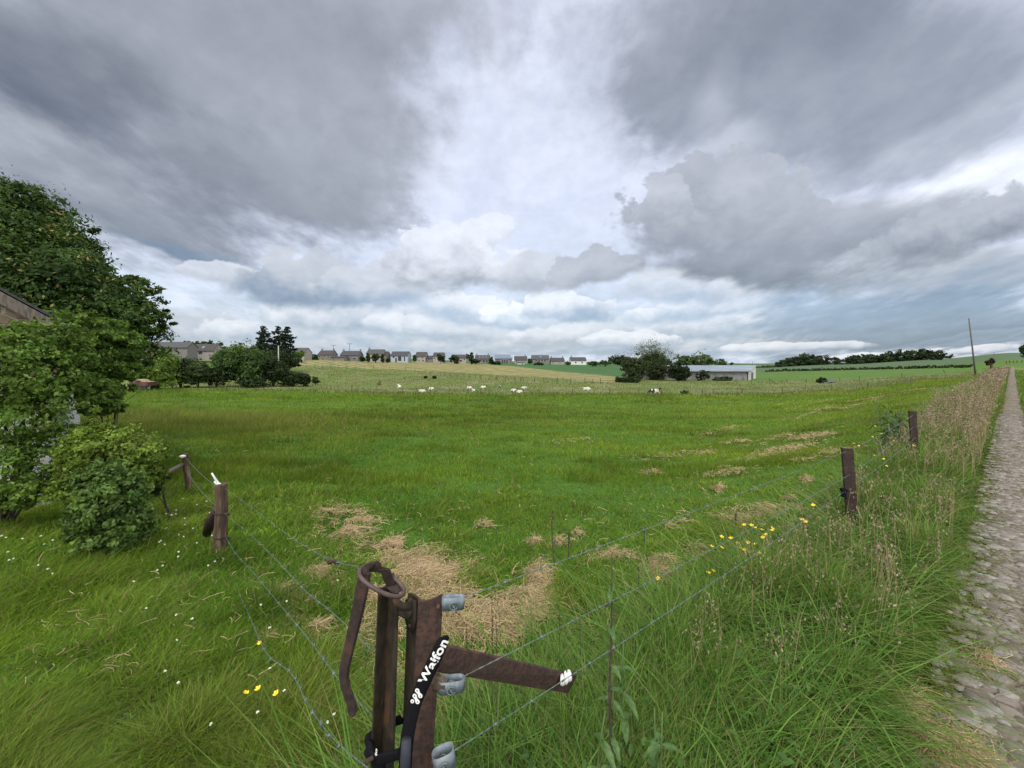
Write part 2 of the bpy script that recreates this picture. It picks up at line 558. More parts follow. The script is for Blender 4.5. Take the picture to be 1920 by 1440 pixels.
M['wood_grey'] = noisy('grey_old_wood', c(.15, .125, .105), c(.075, .062, .052), 20, 0.9, bump=0.006, stretch=(2.5, 2.5, .35))
M['galv'] = noisy('galvanised_steel', c(.150, .185, .21), c(.095, .12, .14), 60, 0.6, metal=0.35, c3=c(.20, .21, .20), s3=30, bump=.0006)
M['wire'] = noisy('fence_wire', c(.15, .195, .19), c(.08, .10, .095), 60, 0.6, metal=0.3)
M['black'] = noisy('black_webbing', c(.004, .004, .005), c(.007, .007, .009), 300, 0.85, spec=0.1)
M['plastic_grey'] = noisy('dark_grey_plastic', c(.022, .026, .034), c(.027, .031, .039), 50, 0.6, spec=.2)
M['white_print'] = noisy('white_print', c(.72, .72, .71), c(.50, .50, .49), 140, 0.7, lo=.5, hi=.75)
M['white_plastic'] = noisy('white_plastic', c(.68, .69, .66), c(.5, .5, .47), 40, 0.5)
M['slate'] = noisy('dark_slate_roof', c(.030, .032, .038), c(.045, .047, .054), 6, 0.85, obj=True, stretch=(1, 1, 5))
M['slate_brown'] = noisy('brown_tile_roof', c(.030, .027, .027), c(.044, .039, .038), 6, 0.8, stretch=(1, 1, 5))
M['slate_grey'] = noisy('grey_tile_roof', c(.040, .041, .043), c(.055, .055, .056), 6, 0.8, stretch=(1, 1, 5))
M['slate_blue'] = noisy('blue_grey_metal_roof', c(.085, .105, .145), c(.12, .14, .18), 5, 0.4, stretch=(1, 1, 5))
M['brick_tan'] = noisy('tan_brick_wall', c(.29, .27, .24), c(.22, .20, .18), 9, 0.9)
M['brick_brown'] = noisy('brown_brick_wall', c(.19, .165, .145), c(.14, .12, .105), 9, 0.9)
M['brick_grey'] = noisy('grey_brick_wall', c(.16, .155, .148), c(.12, .116, .112), 9, 0.9)
M['render_white'] = noisy('pale_rendered_wall', c(.55, .55, .53), c(.45, .45, .43), 5, 0.9)
M['render_blue'] = noisy('pale_blue_grey_wall', c(.33, .37, .41), c(.28, .31, .35), 5, 0.8)
M['glass'] = noisy('dark_window_glass', c(.02, .025, .03), c(.035, .04, .05), 3, 0.15, spec=0.6)
M['concrete'] = noisy('concrete_block', c(.21, .20, .195), c(.14, .135, .13), 3.0, 0.95, c3=c(.10, .09, .085), s3=0.9)
M['metal_roof'] = noisy('corrugated_sheet_roof', c(.20, .235, .28), c(.16, .19, .23), 1.2, 0.45, c3=c(.25, .27, .30), s3=0.4)
M['bark'] = noisy('bark', c(.065, .052, .040), c(.035, .028, .022), 12, 0.95, bump=0.01, stretch=(2, 2, .4))
M['pole'] = noisy('utility_pole', c(.11, .095, .09), c(.075, .065, .062), 6, 0.9, stretch=(2, 2, .2))
M['pole_pale'] = noisy('pale_concrete_pole', c(.36, .35, .33), c(.30, .29, .28), 3, 0.9)
M['cow_white'] = noisy('white_hide', c(.58, .55, .48), c(.44, .40, .34), 3, 0.9)
M['hoof'] = noisy('dark_horn', c(.03, .026, .022), c(.05, .045, .04), 20, 0.6)
M['petal_yellow'] = noisy('yellow_petals', c(.80, .58, .01), c(.70, .46, .01), 90, 0.45)
M['petal_white'] = noisy('white_petals', c(.72, .72, .62), c(.55, .58, .42), 200, 0.7)
M['stem_green'] = noisy('green_stem', c(.07, .12, .03), c(.05, .09, .02), 30, 0.6)
M['stem_dark'] = noisy('dark_dry_stem', c(.035, .026, .022), c(.060, .040, .030), 60, 0.8)
M['red_paint'] = noisy('faded_red_paint', c(.085, .034, .026), c(.055, .026, .020), 3, 0.7, c3=c(.12, .06, .045), s3=2)
M['hay'] = noisy('hay_load', c(.34, .25, .16), c(.24, .175, .11), 9, 0.95, bump=0.05)
M['rubber'] = noisy('rubber', c(.015, .015, .015), c(.03, .03, .03), 10, 0.8)


def cow_patch(name, thr, shift):
    def b(N):
        p = N.mapping(pos(N, True), loc=shift, kind='POINT')
        n = N.noise(p, 1.7, 1.5, 0.4)
        m = N.maprange(n, thr, thr + 0.02)
        white = N.mix(N.noise(p, 8, 3), c(.60, .57, .50), c(.45, .41, .35))
        return principled(N, N.mix(m, white, c(.012, .011, .012)), 0.85)
    return mat(name, b)


M['cow_pied'] = cow_patch('black_and_white_hide', 0.50, (3.1, 0.4, 1.0))
M['cow_head'] = mat('white_hide_dark_head', lambda N: principled(N, N.mix(N.maprange(N.math('ADD', N.sep(pos(N, True))[0], N.math('MULTIPLY', N.noise(pos(N, True), 4, 2), 0.5)), 0.92, 0.97), c(.56, .53, .46), c(.02, .018, .018)), 0.9))


# ground materials ----------------------------------------------------------
def ground_mat(name, a, b_, extra=None, fine=30.0, mid=1.2, big=0.07):
    def bd(N):
        p = pos(N)
        n1 = N.noise(p, fine, 3, 0.7); n2 = N.noise(p, mid, 4, 0.6); n3 = N.noise(p, big, 5, 0.6)
        cc = N.mix(N.maprange(n3, 0.38, 0.62), a, b_)
        cc = N.mix(0.75, cc, N.mix(N.maprange(n2, 0.3, 0.7), c(.72, .76, .74), c(1.25, 1.2, 1.15)), blend='MULTIPLY')
        cc = N.mix(0.8, cc, N.mix(N.maprange(n1, 0.3, 0.7), c(.6, .62, .6), c(1.35, 1.3, 1.2)), blend='MULTIPLY')
        if extra: cc = extra(N, p, cc)
        return principled(N, cc, 0.95, bump=n1, bd=0.03, spec=0.1)
    return mat(name, bd)


def ex_mown(N, p, cc):
    # thin lines of dry cut grass left along the mowing direction and dry scorched spots
    x, y, z = N.sep(p)
    s = N.math('SUBTRACT', N.math('MULTIPLY', x, 0.634), N.math('MULTIPLY', y, 0.773))
    s = N.math('ADD', s, N.math('MULTIPLY', N.noise(p, 0.15, 3), 1.6))
    w = N.math('ABSOLUTE', N.math('SUBTRACT', N.math('FRACT', N.math('MULTIPLY', s, 0.38)), 0.5))
    band = N.math('MULTIPLY', N.maprange(w, 0.12, 0.03), N.maprange(N.noise(p, 0.35, 4, 0.7), 0.5, 0.62))
    reg = N.maprange(N.math('SUBTRACT', x, N.math('MULTIPLY', y, 0.15)), 2.0, 16.0)
    band = N.math('MULTIPLY', band, reg)
    cc = N.mix(N.math('MULTIPLY', band, 0.7), cc, c(.30, .26, .12))
    return cc


def ex_pasture(N, p, cc):
    return N.mix(N.maprange(N.noise(p, 0.16, 5, 0.7), 0.50, 0.64), cc, c(.155, .145, .075))


def ex_stubble(N, p, cc):
    x, y, z = N.sep(p)
    s = N.math('MULTIPLY', N.math('ADD', x, y), 0.7071)
    s = N.math('ADD', s, N.math('MULTIPLY', N.noise(p, 0.05, 3), 7.0))
    w = N.math('ABSOLUTE', N.math('SUBTRACT', N.math('FRACT', N.math('MULTIPLY', s, 0.17)), 0.5))
    cc = N.mix(N.maprange(w, 0.28, 0.36), cc, c(.075, .095, .035))
    return N.mix(N.maprange(N.noise(p, 0.03, 4), 0.5, 0.7), cc, c(.15, .165, .07))


def ex_crop(N, p, cc):
    return N.mix(N.maprange(N.noise(p, 0.02, 4), 0.4, 0.65), cc, c(.045, .105, .035))


M['g_mown'] = ground_mat('mown_meadow', c(.048, .115, .018), c(.075, .135, .024), ex_mown)
M['g_lush'] = ground_mat('lush_grass_floor', c(.030, .066, .012), c(.045, .080, .016))
M['g_verge'] = ground_mat('verge_floor', c(.050, .060, .022), c(.036, .046, .018))
M['g_pasture'] = ground_mat('grazed_pasture', c(.085, .125, .032), c(.115, .140, .045), ex_pasture, fine=8)
M['g_stubble'] = ground_mat('cut_hay_field', c(.255, .215, .105), c(.205, .185, .085), ex_stubble, fine=6)
M['g_crop'] = ground_mat('green_crop', c(.046, .100, .036), c(.040, .090, .034), ex_crop, fine=5)
M['g_bright'] = ground_mat('bright_green_meadow', c(.060, .118, .022), c(.078, .130, .030), None, fine=6)
M['g_blue'] = ground_mat('bluish_cereal_field', c(.070, .110, .055), c(.058, .098, .05), None, fine=5)
M['g_hedge'] = noisy('ditch_line', c(.02, .032, .012), c(.035, .05, .02), 2, 0.95, obj=False)


def fence_d(X, Y): return (1.22 * Y - 1.4 - X) / 1.58          # metres left of the right-hand wire fence


PX_BACK = [(-400, 52), (260, 66), (560, 62), (700, 56), (1700, 52), (2200, 50)]      # depth of the field's far edge by column


def back_edge(px): return np.interp(px, [a for a, b in PX_BACK], [b for a, b in PX_BACK])


# ------------------------------------------------------------------ ground
def build_ground():
    th = np.radians(np.concatenate([np.arange(-180, -66, 6.0), np.arange(-66, 66, 0.40), np.arange(66, 180.1, 6.0)]))
    r = np.concatenate([[0.05], np.exp(np.linspace(math.log(0.5), math.log(60), 210)), np.exp(np.linspace(math.log(60), math.log(900), 150))[1:], [1300, 2000, 3200]])
    TH, RR = np.meshgrid(th, r, indexing='ij')
    X = np.sin(TH) * RR; Y = np.cos(TH) * RR
    Z = T(X, Y)
    V = np.stack([X, Y, Z], -1).reshape(-1, 3)
    nt, nr = X.shape
    i, j = np.meshgrid(np.arange(nt - 1), np.arange(nr - 1), indexing='ij')
    a = (i * nr + j).ravel(); b_ = a + nr
    Fc = np.stack([a, b_, b_ + 1, a + 1], -1)
    o = npmesh('ground', V, Fc, None, smooth_=True)
    cen = V[Fc].mean(1)
    x, y = cen[:, 0], cen[:, 1]
    px = CX + F * x / np.maximum(y, 0.3)
    d = fence_d(x, y)
    mi = np.full(len(Fc), 1)                                  # lush near grass
    mi[(d > 0.4) & (y > 5 + fbm(x * .4, y * .4, 5) * 4)] = 0
    mi[(d > 0.4) & (x > -0.4 * y)] = 0
    mi[(d <= 0.5)] = 2
    be = back_edge(px)
    far = (y > be)
    mi[far] = 3
    diag = np.interp(px, [-400, 500, 560, 760, 950, 1135, 1180, 1200], [70, 165, 160, 143, 110, 86, 85, 85])
    mi[far & (y > diag) & (px > 470) & (px < 1175)] = 4
    crop = np.interp(px, [540, 850, 880, 1000, 1160, 1180], [250, 250, 238, 165, 112, 108])
    mi[far & (y > crop) & (px > 520) & (px < 1185)] = 5
    mi[far & (y > 96) & (px >= 1400)] = 6
    mi[far & (y > 96) & (px >= 1175) & (px < 1400)] = 5
    line = np.interp(px, [1400, 1460, 1560, 1700, 1825, 1880], [180, 195, 215, 230, 235, 240])
    mi[(y > line) & (px >= 1400) & (d > 0)] = 7
    mi[(y > 250) & (px > 1800)] = 7
    mi[(px < 540) & (y > 80)] = 3
    mi[(px < 540) & (y > 120)] = 6
    me = o.data
    for k in ('g_mown', 'g_lush', 'g_verge', 'g_pasture', 'g_stubble', 'g_crop', 'g_bright', 'g_blue'):
        me.materials.append(M[k])
    me.polygons.foreach_set('material_index', mi.astype(np.int32))
    tag(o, kind='structure')


build_ground()


# ------------------------------------------------------------------ stone track
def path_edges(Y):
    """left and right X of the track"""
    L = 1.24 * Y - 0.34 - 0.05 * np.maximum(Y, 0) ** 0.55 + 0.10 - 0.16 * np.exp(-np.maximum(Y, 0) / 1.8)
    wdt = 0.74 + 0.45 * np.exp(-np.maximum(Y, 0) / 3.0)
    return L, L + wdt


def build_path():
    Y = np.concatenate([np.arange(-4, 12, .12), np.arange(12, 40, .5), np.arange(40, 105, 1.5)])
    L, Rr = path_edges(Y)
    L = L + (fbm(Y * 1.3, Y * 0, 11) - .5) * .16; Rr = Rr + (fbm(Y * 1.3, Y * 0 + 5, 12) - .5) * .16
    t = np.linspace(0, 1, 9)
    X = L[:, None] * (1 - t) + Rr[:, None] * t
    YY = np.repeat(Y[:, None], 9, 1)
    Z = T(X, YY) + 0.025 + 0.0006 * np.maximum(YY, 0) - 0.03 * (2 * t - 1) ** 4
    V = np.stack([X, YY, Z], -1).reshape(-1, 3)
    i, j = np.meshgrid(np.arange(len(Y) - 1), np.arange(8), indexing='ij')
    a = (i * 9 + j).ravel()
    Fc = np.stack([a, a + 1, a + 10, a + 9], -1)

    def b(N):
        p0 = pos(N)
        p = N.vmath('ADD', p0, N.vmath('SCALE', N.vmath('SUBTRACT', N.noise(p0, 9, 4, .6, out=1), (.5, .5, .5)), scale=.09))
        vo = N.node('ShaderNodeTexVoronoi'); N.link(p, vo.inputs['Vector']); vo.inputs['Scale'].default_value = 11
        de = N.node('ShaderNodeTexVoronoi', feature='DISTANCE_TO_EDGE'); N.link(p, de.inputs['Vector']); de.inputs['Scale'].default_value = 11
        n = N.noise(p, 26, 6, .65); n2 = N.noise(p, 2.2, 5, .6)
        st = N.mix(N.sep(vo.outputs['Color'])[0], c(.24, .21, .19), c(.14, .12, .105))
        cc = N.mix(N.maprange(de.outputs['Distance'], 0.02, 0.12), c(.085, .066, .048), st)
        cc = N.mix(N.maprange(n, .35, .7), cc, c(.19, .155, .125))
        cc = N.mix(N.maprange(N.noise(p0, 4.5, 5, .65), .52, .66), cc, c(.135, .108, .082))
        cc = N.mix(N.maprange(n2, .5, .68), cc, c(.085, .09, .035))
        h = N.math('ADD', N.math('MULTIPLY', N.maprange(de.outputs['Distance'], 0.0, 0.15), .6), N.math('MULTIPLY', n, .6))
        return principled(N, cc, .9, bump=h, bd=.02, spec=.2)
    o = npmesh('path', V, Fc, mat('stone_track', b), smooth_=True)
    tag(o, kind='structure')
    # loose flat stones pressed into the track
    rs = np.random.default_rng(5)
    n = 6500
    ys = -1 + 13 * rs.random(n) ** 1.7
    l, r_ = path_edges(ys)
    xs = l - .05 + (r_ - l + .1) * rs.random(n)
    sz = .012 + .044 * rs.random(n) ** 2.4
    K = 7
    ang = np.linspace(0, 2 * np.pi, K, endpoint=False)[None] + rs.random((n, 1)) * 6
    rad = sz[:, None] * (0.7 + .5 * rs.random((n, K)))
    el = 0.55 + .45 * rs.random((n, 1)); ro = rs.random((n, 1)) * np.pi
    ax = np.cos(ang) * rad; ay = np.sin(ang) * rad * el
    bx = ax * np.cos(ro) - ay * np.sin(ro); by = ax * np.sin(ro) + ay * np.cos(ro)
    z0 = T(xs, ys) + .027 + .0006 * np.maximum(ys, 0)
    hgt = sz * (.05 + .18 * rs.random(n)) + .003
    z0 = z0 - .004
    low = np.stack([xs[:, None] + bx, ys[:, None] + by, np.repeat(z0[:, None], K, 1)], -1)
    top = np.stack([xs[:, None] + bx * .78, ys[:, None] + by * .78, np.repeat((z0 + hgt)[:, None], K, 1)], -1)
    cen = np.stack([xs, ys, z0 + hgt * 1.12], -1)[:, None]
    V = np.concatenate([low, top, cen], 1)                       # (n, 2K+1, 3)
    f = []
    for k in range(K):
        j = (k + 1) % K
        f += [(k, j, K + j), (k, K + j, K + k), (K + k, K + j, 2 * K)]
    f = np.array(f)
    Fc = (f[None] + (np.arange(n) * (2 * K + 1))[:, None, None]).reshape(-1, 3)
    tone = rs.random(n)[:, None]
    cl = np.array([.215, .198, .185]) * (1 - tone) + np.array([.095, .076, .062]) * tone
    cl = np.repeat(cl, 2 * K + 1, 0)

    def bs(N):
        a = N.node('ShaderNodeAttribute'); a.attribute_name = 'Col'
        nn = N.noise(pos(N), 45, 5, .65)
        cc = N.mix(.7, a.outputs['Color'], N.mix(N.maprange(nn, .3, .7), c(.65, .64, .62), c(1.3, 1.28, 1.25)), blend='MULTIPLY')
        return principled(N, cc, .8, bump=nn, bd=.004, spec=.3)
    o = npmesh('path_stones', V.reshape(-1, 3), Fc, mat('flat_stones', bs), cols=cl)
    tag(o, 'worn flat grey stones set in the narrow track at the right', 'stones', kind='stuff')


build_path()


# ------------------------------------------------------------------ blades
def blades(name, p, h, w, col_, lean=0.5, segs=2, m='grass', tip=None, wind=(0.06, 0.0), rs=rng, label=None, cat='grass'):
    n = len(p)
    yaw = rs.random(n) * 2 * np.pi
    ln = lean * (0.3 + rs.random(n))
    dx_ = np.cos(yaw) * ln + wind[0] * lean; dy_ = np.sin(yaw) * ln + wind[1] * lean
    sa = rs.random(n) * np.pi
    sx, sy = np.cos(sa), np.sin(sa) * 0.6
    vs = []; ts = np.linspace(0, 1, segs + 1)
    vper = 2 * segs + 1
    V = np.zeros((n, vper, 3), np.float32)
    for k, t in enumerate(ts):
        cx = p[:, 0] + dx_ * h * t * t; cy = p[:, 1] + dy_ * h * t * t
        cz = p[:, 2] + h * (t - 0.35 * np.minimum(ln, 1.2) * t * t)
        if k < segs:
            ww = w * (1 - 0.55 * t) * 0.5
            V[:, 2 * k, 0] = cx - sx * ww; V[:, 2 * k, 1] = cy - sy * ww; V[:, 2 * k, 2] = cz
            V[:, 2 * k + 1, 0] = cx + sx * ww; V[:, 2 * k + 1, 1] = cy + sy * ww; V[:, 2 * k + 1, 2] = cz
        else:
            V[:, 2 * k, 0] = cx; V[:, 2 * k, 1] = cy; V[:, 2 * k, 2] = cz
    f = []
    for k in range(segs - 1):
        a = 2 * k
        f += [(a, a + 1, a + 3), (a, a + 3, a + 2)]
    f.append((2 * segs - 2, 2 * segs - 1, 2 * segs))
    Fc = (np.array(f)[None] + (np.arange(n) * vper)[:, None, None]).reshape(-1, 3)
    C = np.repeat(col_, vper, 0)
    o = npmesh(name, V.reshape(-1, 3), Fc, M[m], cols=C)
    tag(o, label, cat, kind='stuff')
    return o


def pick(n, y0, y1, u0=-1.36, u1=1.36, k=1.0, rs=rng):
    """ground positions spread for the viewer: k=1 even per log-depth, 2 even per picture area"""
    t = rs.random(n)
    Y = y0 * (y1 / y0) ** t if k == 1 else 1 / (1 / y0 + (1 / y1 - 1 / y0) * t)
    u_ = u0 + (u1 - u0) * rs.random(n)
    return u_ * Y, Y


def tint(n, a, b, rs=rng, t=None):
    t = rs.random(n) if t is None else t
    return np.array(a)[None] * (1 - t[:, None]) + np.array(b)[None] * t[:, None]


def barn_zone(X, Y):
    # ground covered by the stone barn (kept free of grass)
    ax, ay = -6.26, 5.6
    gx, gy = -.715, -.70; sx, sy = -.70, .715
    a = (X - ax) * gx + (Y - ay) * gy; b = (X - ax) * sx + (Y - ay) * sy
    return (a > 0) & (a < 6) & (b > 0) & (b < 8)


# hay patches: (px, py, half width px, half height px, weight)
HAY = [(800, 1090, 95, 42, 9), (870, 1180, 110, 55, 8), (700, 1130, 70, 40, 4), (650, 990, 55, 26, 4), (620, 960, 45, 12, 1.2), (560, 1165, 60, 26, 1.6), (520, 1120, 40, 16, 1.0), (600, 1080, 45, 20, 1.2), (740, 1035, 60, 30, 3.0),
       (560, 1135, 45, 18, 1.5), (640, 1160, 80, 35, 3), (960, 1170, 75, 38, 3.5), (900, 1260, 110, 45, 4), (600, 1190, 60, 25, 1.8), (1010, 1095, 25, 35, 1.6), (990, 1130, 34, 20, 1.4),
       (1250, 1060, 34, 12, 1.3), (1240, 1082, 28, 14, .7), (1275, 986, 24, 5, .5), (1390, 983, 34, 9, 1.1), (1440, 962, 22, 9, 1), (1310, 1036, 16, 7, .4),
       (1222, 887, 18, 4, .5), (1346, 918, 12, 6, .3), (1480, 938, 8, 8, .3), (1045, 1020, 14, 5, .3), (1078, 1004, 12, 5, .3), (915, 986, 20, 5, .3),
       (500, 1215, 12, 18, .5), (310, 1265, 40, 9, .6), (850, 960, 30, 5, .3), (1510, 900, 14, 6, .3), (1000, 1020, 10, 4, .2), (1150, 1045, 40, 8, .4), (780, 1250, 80, 60, 2.5),
       (1680, 1340, 55, 34, 3.2), (1740, 1400, 70, 40, 2.6), (1590, 1300, 26, 14, .6), (1800, 1430, 60, 20, 1.0), (1850, 1250, 30, 14, .3), (255, 820, 60, 8, .8), (340, 800, 50, 5, .4), (590, 880, 30, 4, .2)]
_hay = [(ground_at(a, b), ground_at(a + w_, b), ground_at(a, b - h_), wt) for a, b, w_, h_, wt in HAY]


def hay_cover(X, Y):
    m = np.zeros_like(X)
    for g0, gx, gy, wt in _hay:
        rx = abs(gx.x - g0.x); ry = max(abs(gy.y - g0.y), .03)
        sk = g0.x / max(g0.y, .1)
        yy_ = (Y - g0.y); xx_ = (X - g0.x) - sk * yy_
        m = np.maximum(m, np.exp(-((xx_ / rx) ** 2 + (yy_ / ry) ** 2)) * min(wt, 1.5) / 1.5)
    return m


def build_grass():
    rs = np.random.default_rng(21)
    G1, G2 = (.062, .145, .011), (.215, .295, .028)
    # short meadow grass right up to the mid distance
    for lo, hi, n, hs, seg in ((1.3, 7, 360000, 1.0, 2), (7, 24, 230000, 1.0, 1), (24, 64, 150000, 1.25, 1)):
        X, Y = pick(n, lo, hi, k=2 if lo < 7 else 1, rs=rs)
        px = CX + F * X / Y
        d = fence_d(X, Y)
        nz = fbm(X * .55, Y * .55, 31); nb = fbm(X * .12, Y * .10, 37); n3 = fbm(X * 3, Y * 3, 33, 2)
        hc = hay_cover(X, Y)
        keep = (d > 0.45) & ~barn_zone(X, Y) & (Y < back_edge(px)) & (rs.random(n) > hc * .62)
        X, Y, nz, nb, n3, d = (a[keep] for a in (X, Y, nz, nb, n3, d))
        px = px[keep]
        left = smooth((-.25 - X / Y) / .25) * (Y < 9)          # lush unmown corner on the left
        h = (.022 + .045 * nz + .15 * np.clip(n3 - .42, 0, 1) + left * (.03 + .05 * n3)) * hs * (.6 + .8 * rs.random(len(X)))
        rough = smooth((Y - 42) / 6) * .08 * fbm(X * .2, Y * .6, 41)
        strip = np.exp(-((px - 380) / 330) ** 2) * np.exp(-((Y - 21) / 5) ** 2)      # taller unmown strip in front of the hedge
        h = h + rough + strip * .34 * rs.random(len(X))
        if lo >= 7: h *= 1 + .03 * Y
        w = .0030 + .0016 * Y * (1 if lo < 24 else .9)
        t = np.clip(.10 + .22 * smooth((X - .1 * Y) / (.5 * Y + 2)) + 1.1 * (nz - .3) + .45 * (nb - .4) + .35 * rs.standard_normal(len(X)) * .6, 0, 1)
        cl = tint(len(X), G1, G2, rs, t)
        dark = smooth((nb - .50) / .14)[:, None]
        cl = cl * (1 - .26 * dark)
        dry = (rs.random(len(X)) < .07 + .10 * smooth((n3 - .55) / .1) + .45 * strip)[:, None]
        cl = np.where(dry, np.array([.20, .18, .07]) * (.7 + .5 * rs.random((len(X), 1))), cl)
        olive = smooth((fbm(X * .16 + 7, Y * .30 + 2, 44, 4) - .50) / .12)[:, None]
        cl = cl * (1 - .28 * olive) + np.array([.165, .175, .045]) * .28 * olive
        deep = smooth((fbm(X * .42 + 1, Y * .55 + 9, 46, 3) - .56) / .08)[:, None]
        cl = cl * (1 - .20 * deep)
        h = h * (1 + .5 * deep[:, 0])
        cl *= (.7 + .6 * rs.random((len(X), 1)))
        Z = T(X, Y) - .01
        blades('meadow_grass', np.stack([X, Y, Z], -1), h, w, cl, .75 + .5 * (lo < 7), seg, rs=rs,
               label={1.3: 'short green meadow grass around the hay near the gate', 7: 'short green grass across the middle of the mown meadow', 24: 'grass of the far part of the mown meadow'}[lo])
    # lush longer blades on the left
    n = 100000
    X, Y = pick(n, 1.25, 10, -1.40, -.18, k=2, rs=rs)
    nz = fbm(X * .9, Y * .9, 51)
    keep = (rs.random(n) < smooth((-.22 - X / Y) / .3) * smooth((nz - .25) / .2)) & ~barn_zone(X, Y)
    X, Y, nz = X[keep], Y[keep], nz[keep]
    tf = smooth((fbm(X * 3.1, Y * 3.1, 57, 3) - .34) / .30)
    h = (.030 + .080 * nz) * (.5 + .9 * rs.random(len(X))) * (.35 + 1.0 * tf)
    cl = tint(len(X), (.050, .130, .012), (.185, .305, .034), rs, np.clip(nz * 1.2 - .45 + .45 * tf + .35 * rs.random(len(X)), 0, 1)) * (.75 + .5 * rs.random((len(X), 1))) * (1 - .24 * smooth((fbm(X * .6 + 3, Y * 1.1, 55) - .52) / .12))[:, None]
    blades('lush_grass', np.stack([X, Y, T(X, Y) - .01], -1), h, (.0045 + .0014 * Y) * (.5 + 1.3 * rs.random(len(X))), cl, .95, 3, rs=rs, wind=(0, 0), label='longer lush grass bending over in the left foreground')
    # tall verge between fence and track, both sides of the fence line
    for lo, hi, n in ((1.0, 6, 100000), (6, 60, 70000)):
        t = rs.random(n)
        Y = (1 / (1 / lo + (1 / hi - 1 / lo) * t)) if lo < 6 else lo * (hi / lo) ** t
        L, Rr = path_edges(Y)
        fx = 1.22 * Y - 1.4
        a = rs.random(n)
        wl = .45 + .25 * fbm(Y * .8, Y * 0, 61) + .02 * Y + .55 * np.exp(-(Y - 1) / 1.0)
        X = (fx - wl) * (1 - a) + (L + .03) * a
        far_side = rs.random(n) < .12                                     # a few on the far side of the track
        X = np.where(far_side, Rr - .05 + (0.5 + .12 * Y) * rs.random(n), X)
        d = fence_d(X, Y)
        edge = smooth((L - X) / (.50 + .02 * Y)); edge = np.where(far_side, .35, edge)
        fdr = smooth((X - (fx - wl)) / .45)
        nz = fbm(X * .9, Y * .5, 63)
        hh = (.07 + (.30 + .42 * smooth((Y - 3) / 8)) * edge * (.35 + .65 * np.where(far_side, 1, fdr)) * (.5 + .75 * nz))
        near_cut = smooth((Y - .9) / 1.2)
        hh = hh * (.75 + .25 * near_cut)
        tuft = smooth((fbm(X * 2.6, Y * 2.2, 64, 3) - .36) / .3)
        h = hh * (.55 + .75 * rs.random(n)) * (.55 + .65 * tuft)
        w = .0038 + .0016 * Y
        t2 = np.clip(nz + .35 * rs.standard_normal(n), 0, 1)
        cl = tint(n, (.042, .105, .016), (.145, .215, .044), rs, t2) * (.75 + .5 * rs.random((n, 1)))
        patch = smooth((fbm(X * .7, Y * .6, 65, 3) - .42) / .2)
        brown = (rs.random(n) < .07 + .12 * patch + .18 * smooth((Y - 4) / 12) * edge * (.3 + .7 * patch))[:, None]
        cl = cl * (.78 + .44 * tuft[:, None])
        cl = np.where(brown, np.array([.215, .180, .100]) * (.6 + .7 * rs.random((n, 1))), cl)
        blades('verge_grass', np.stack([X, Y, T(X, Y) - .01], -1), h, w, cl, .65, 3 if lo < 6 else 2, rs=rs, wind=(.12, -.05),
               label='tall tangled grass of the verge between wire fence and track' if lo < 6 else 'tall brownish grass along the far part of the track')
    # broader bent blades and dead stems lying through the verge
    n = 15000
    t = rs.random(n); Y = 1 / (1 / .95 + (1 / 9 - 1 / .95) * t)
    L, Rr = path_edges(Y); fx = 1.22 * Y - 1.4
    a = rs.random(n); X = (fx - .75 + .6 * np.exp(-(Y - .95) / .35)) * (1 - a) + (L - .30) * a
    dead = rs.random(n) < .28
    cl = np.where(dead[:, None], np.array([.33, .27, .14]), tint(n, (.050, .130, .018), (.150, .240, .050), rs)) * (.7 + .6 * rs.random((n, 1)))
    blades('bent_grass', np.stack([X, Y, T(X, Y) - .01], -1), (.22 + .30 * rs.random(n)) * np.where(dead, .8, 1), np.where(dead, .0035, .0085) + .0008 * Y, cl, 2.0, 4, rs=rs, wind=(0, 0), label='broad bent blades and dead stems tangled through the verge')
    # broad leaves of dock, dandelion and clover low in the grass
    n = 30000
    Y = 1 / (1 / .95 + (1 / 12 - 1 / .95) * rs.random(n)); u_ = -1.4 + 2.75 * rs.random(n); X = u_ * Y
    d = fence_d(X, Y); L, Rr = path_edges(Y)
    nz = fbm(X * 1.3, Y * 1.3, 91, 3)
    keep = (X < L - .05) & (rs.random(n) < smooth((nz - .42) / .14) * np.where(d < .8, .13, 1.0)) & (hay_cover(X, Y) < .4) & ~barn_zone(X, Y)
    X, Y, d = X[keep], Y[keep], d[keep]; n = len(X)
    hz = np.where(d < .7, .10 + .28 * rs.random(n), .02 + .06 * rs.random(n))
    Pn = np.stack([X, Y, T(X, Y) + hz], -1)
    sz_ = np.where(d < .7, (.007 + .010 * rs.random(n)), .006 + .007 * rs.random(n)) + .0008 * Y
    th_ = rs.random(n) * 6.283; up_ = rs.random(n) * .9
    a_ = np.stack([np.cos(th_), np.sin(th_), up_], -1); a_ /= np.linalg.norm(a_, axis=1, keepdims=True)
    b_ = np.stack([-np.sin(th_), np.cos(th_), .3 * rs.standard_normal(n)], -1)
    S_ = sz_[:, None]
    q0 = Pn - a_ * S_ * 1.2; q1 = Pn + b_ * S_ * .55 - a_ * S_ * .2; q2 = Pn + b_ * S_ * .4 + a_ * S_ * .8; q3 = Pn + a_ * S_ * 1.5 - np.array([0, 0, 1]) * S_ * .6; q4 = Pn - b_ * S_ * .4 + a_ * S_ * .8; q5 = Pn - b_ * S_ * .55 - a_ * S_ * .2
    V = np.stack([q0, q1, q2, q3, q4, q5], 1).reshape(-1, 3)
    f = np.array([(0, 1, 2, 3), (0, 3, 4, 5)])
    Fc = (f[None] + (np.arange(n) * 6)[:, None, None]).reshape(-1, 4)
    cl = tint(n, (.032, .085, .016), (.080, .150, .030), rs) * (.7 + .5 * rs.random((n, 1)))
    o = npmesh('low_herbs', V, Fc, M['leaf'], cols=np.repeat(cl, 6, 0))
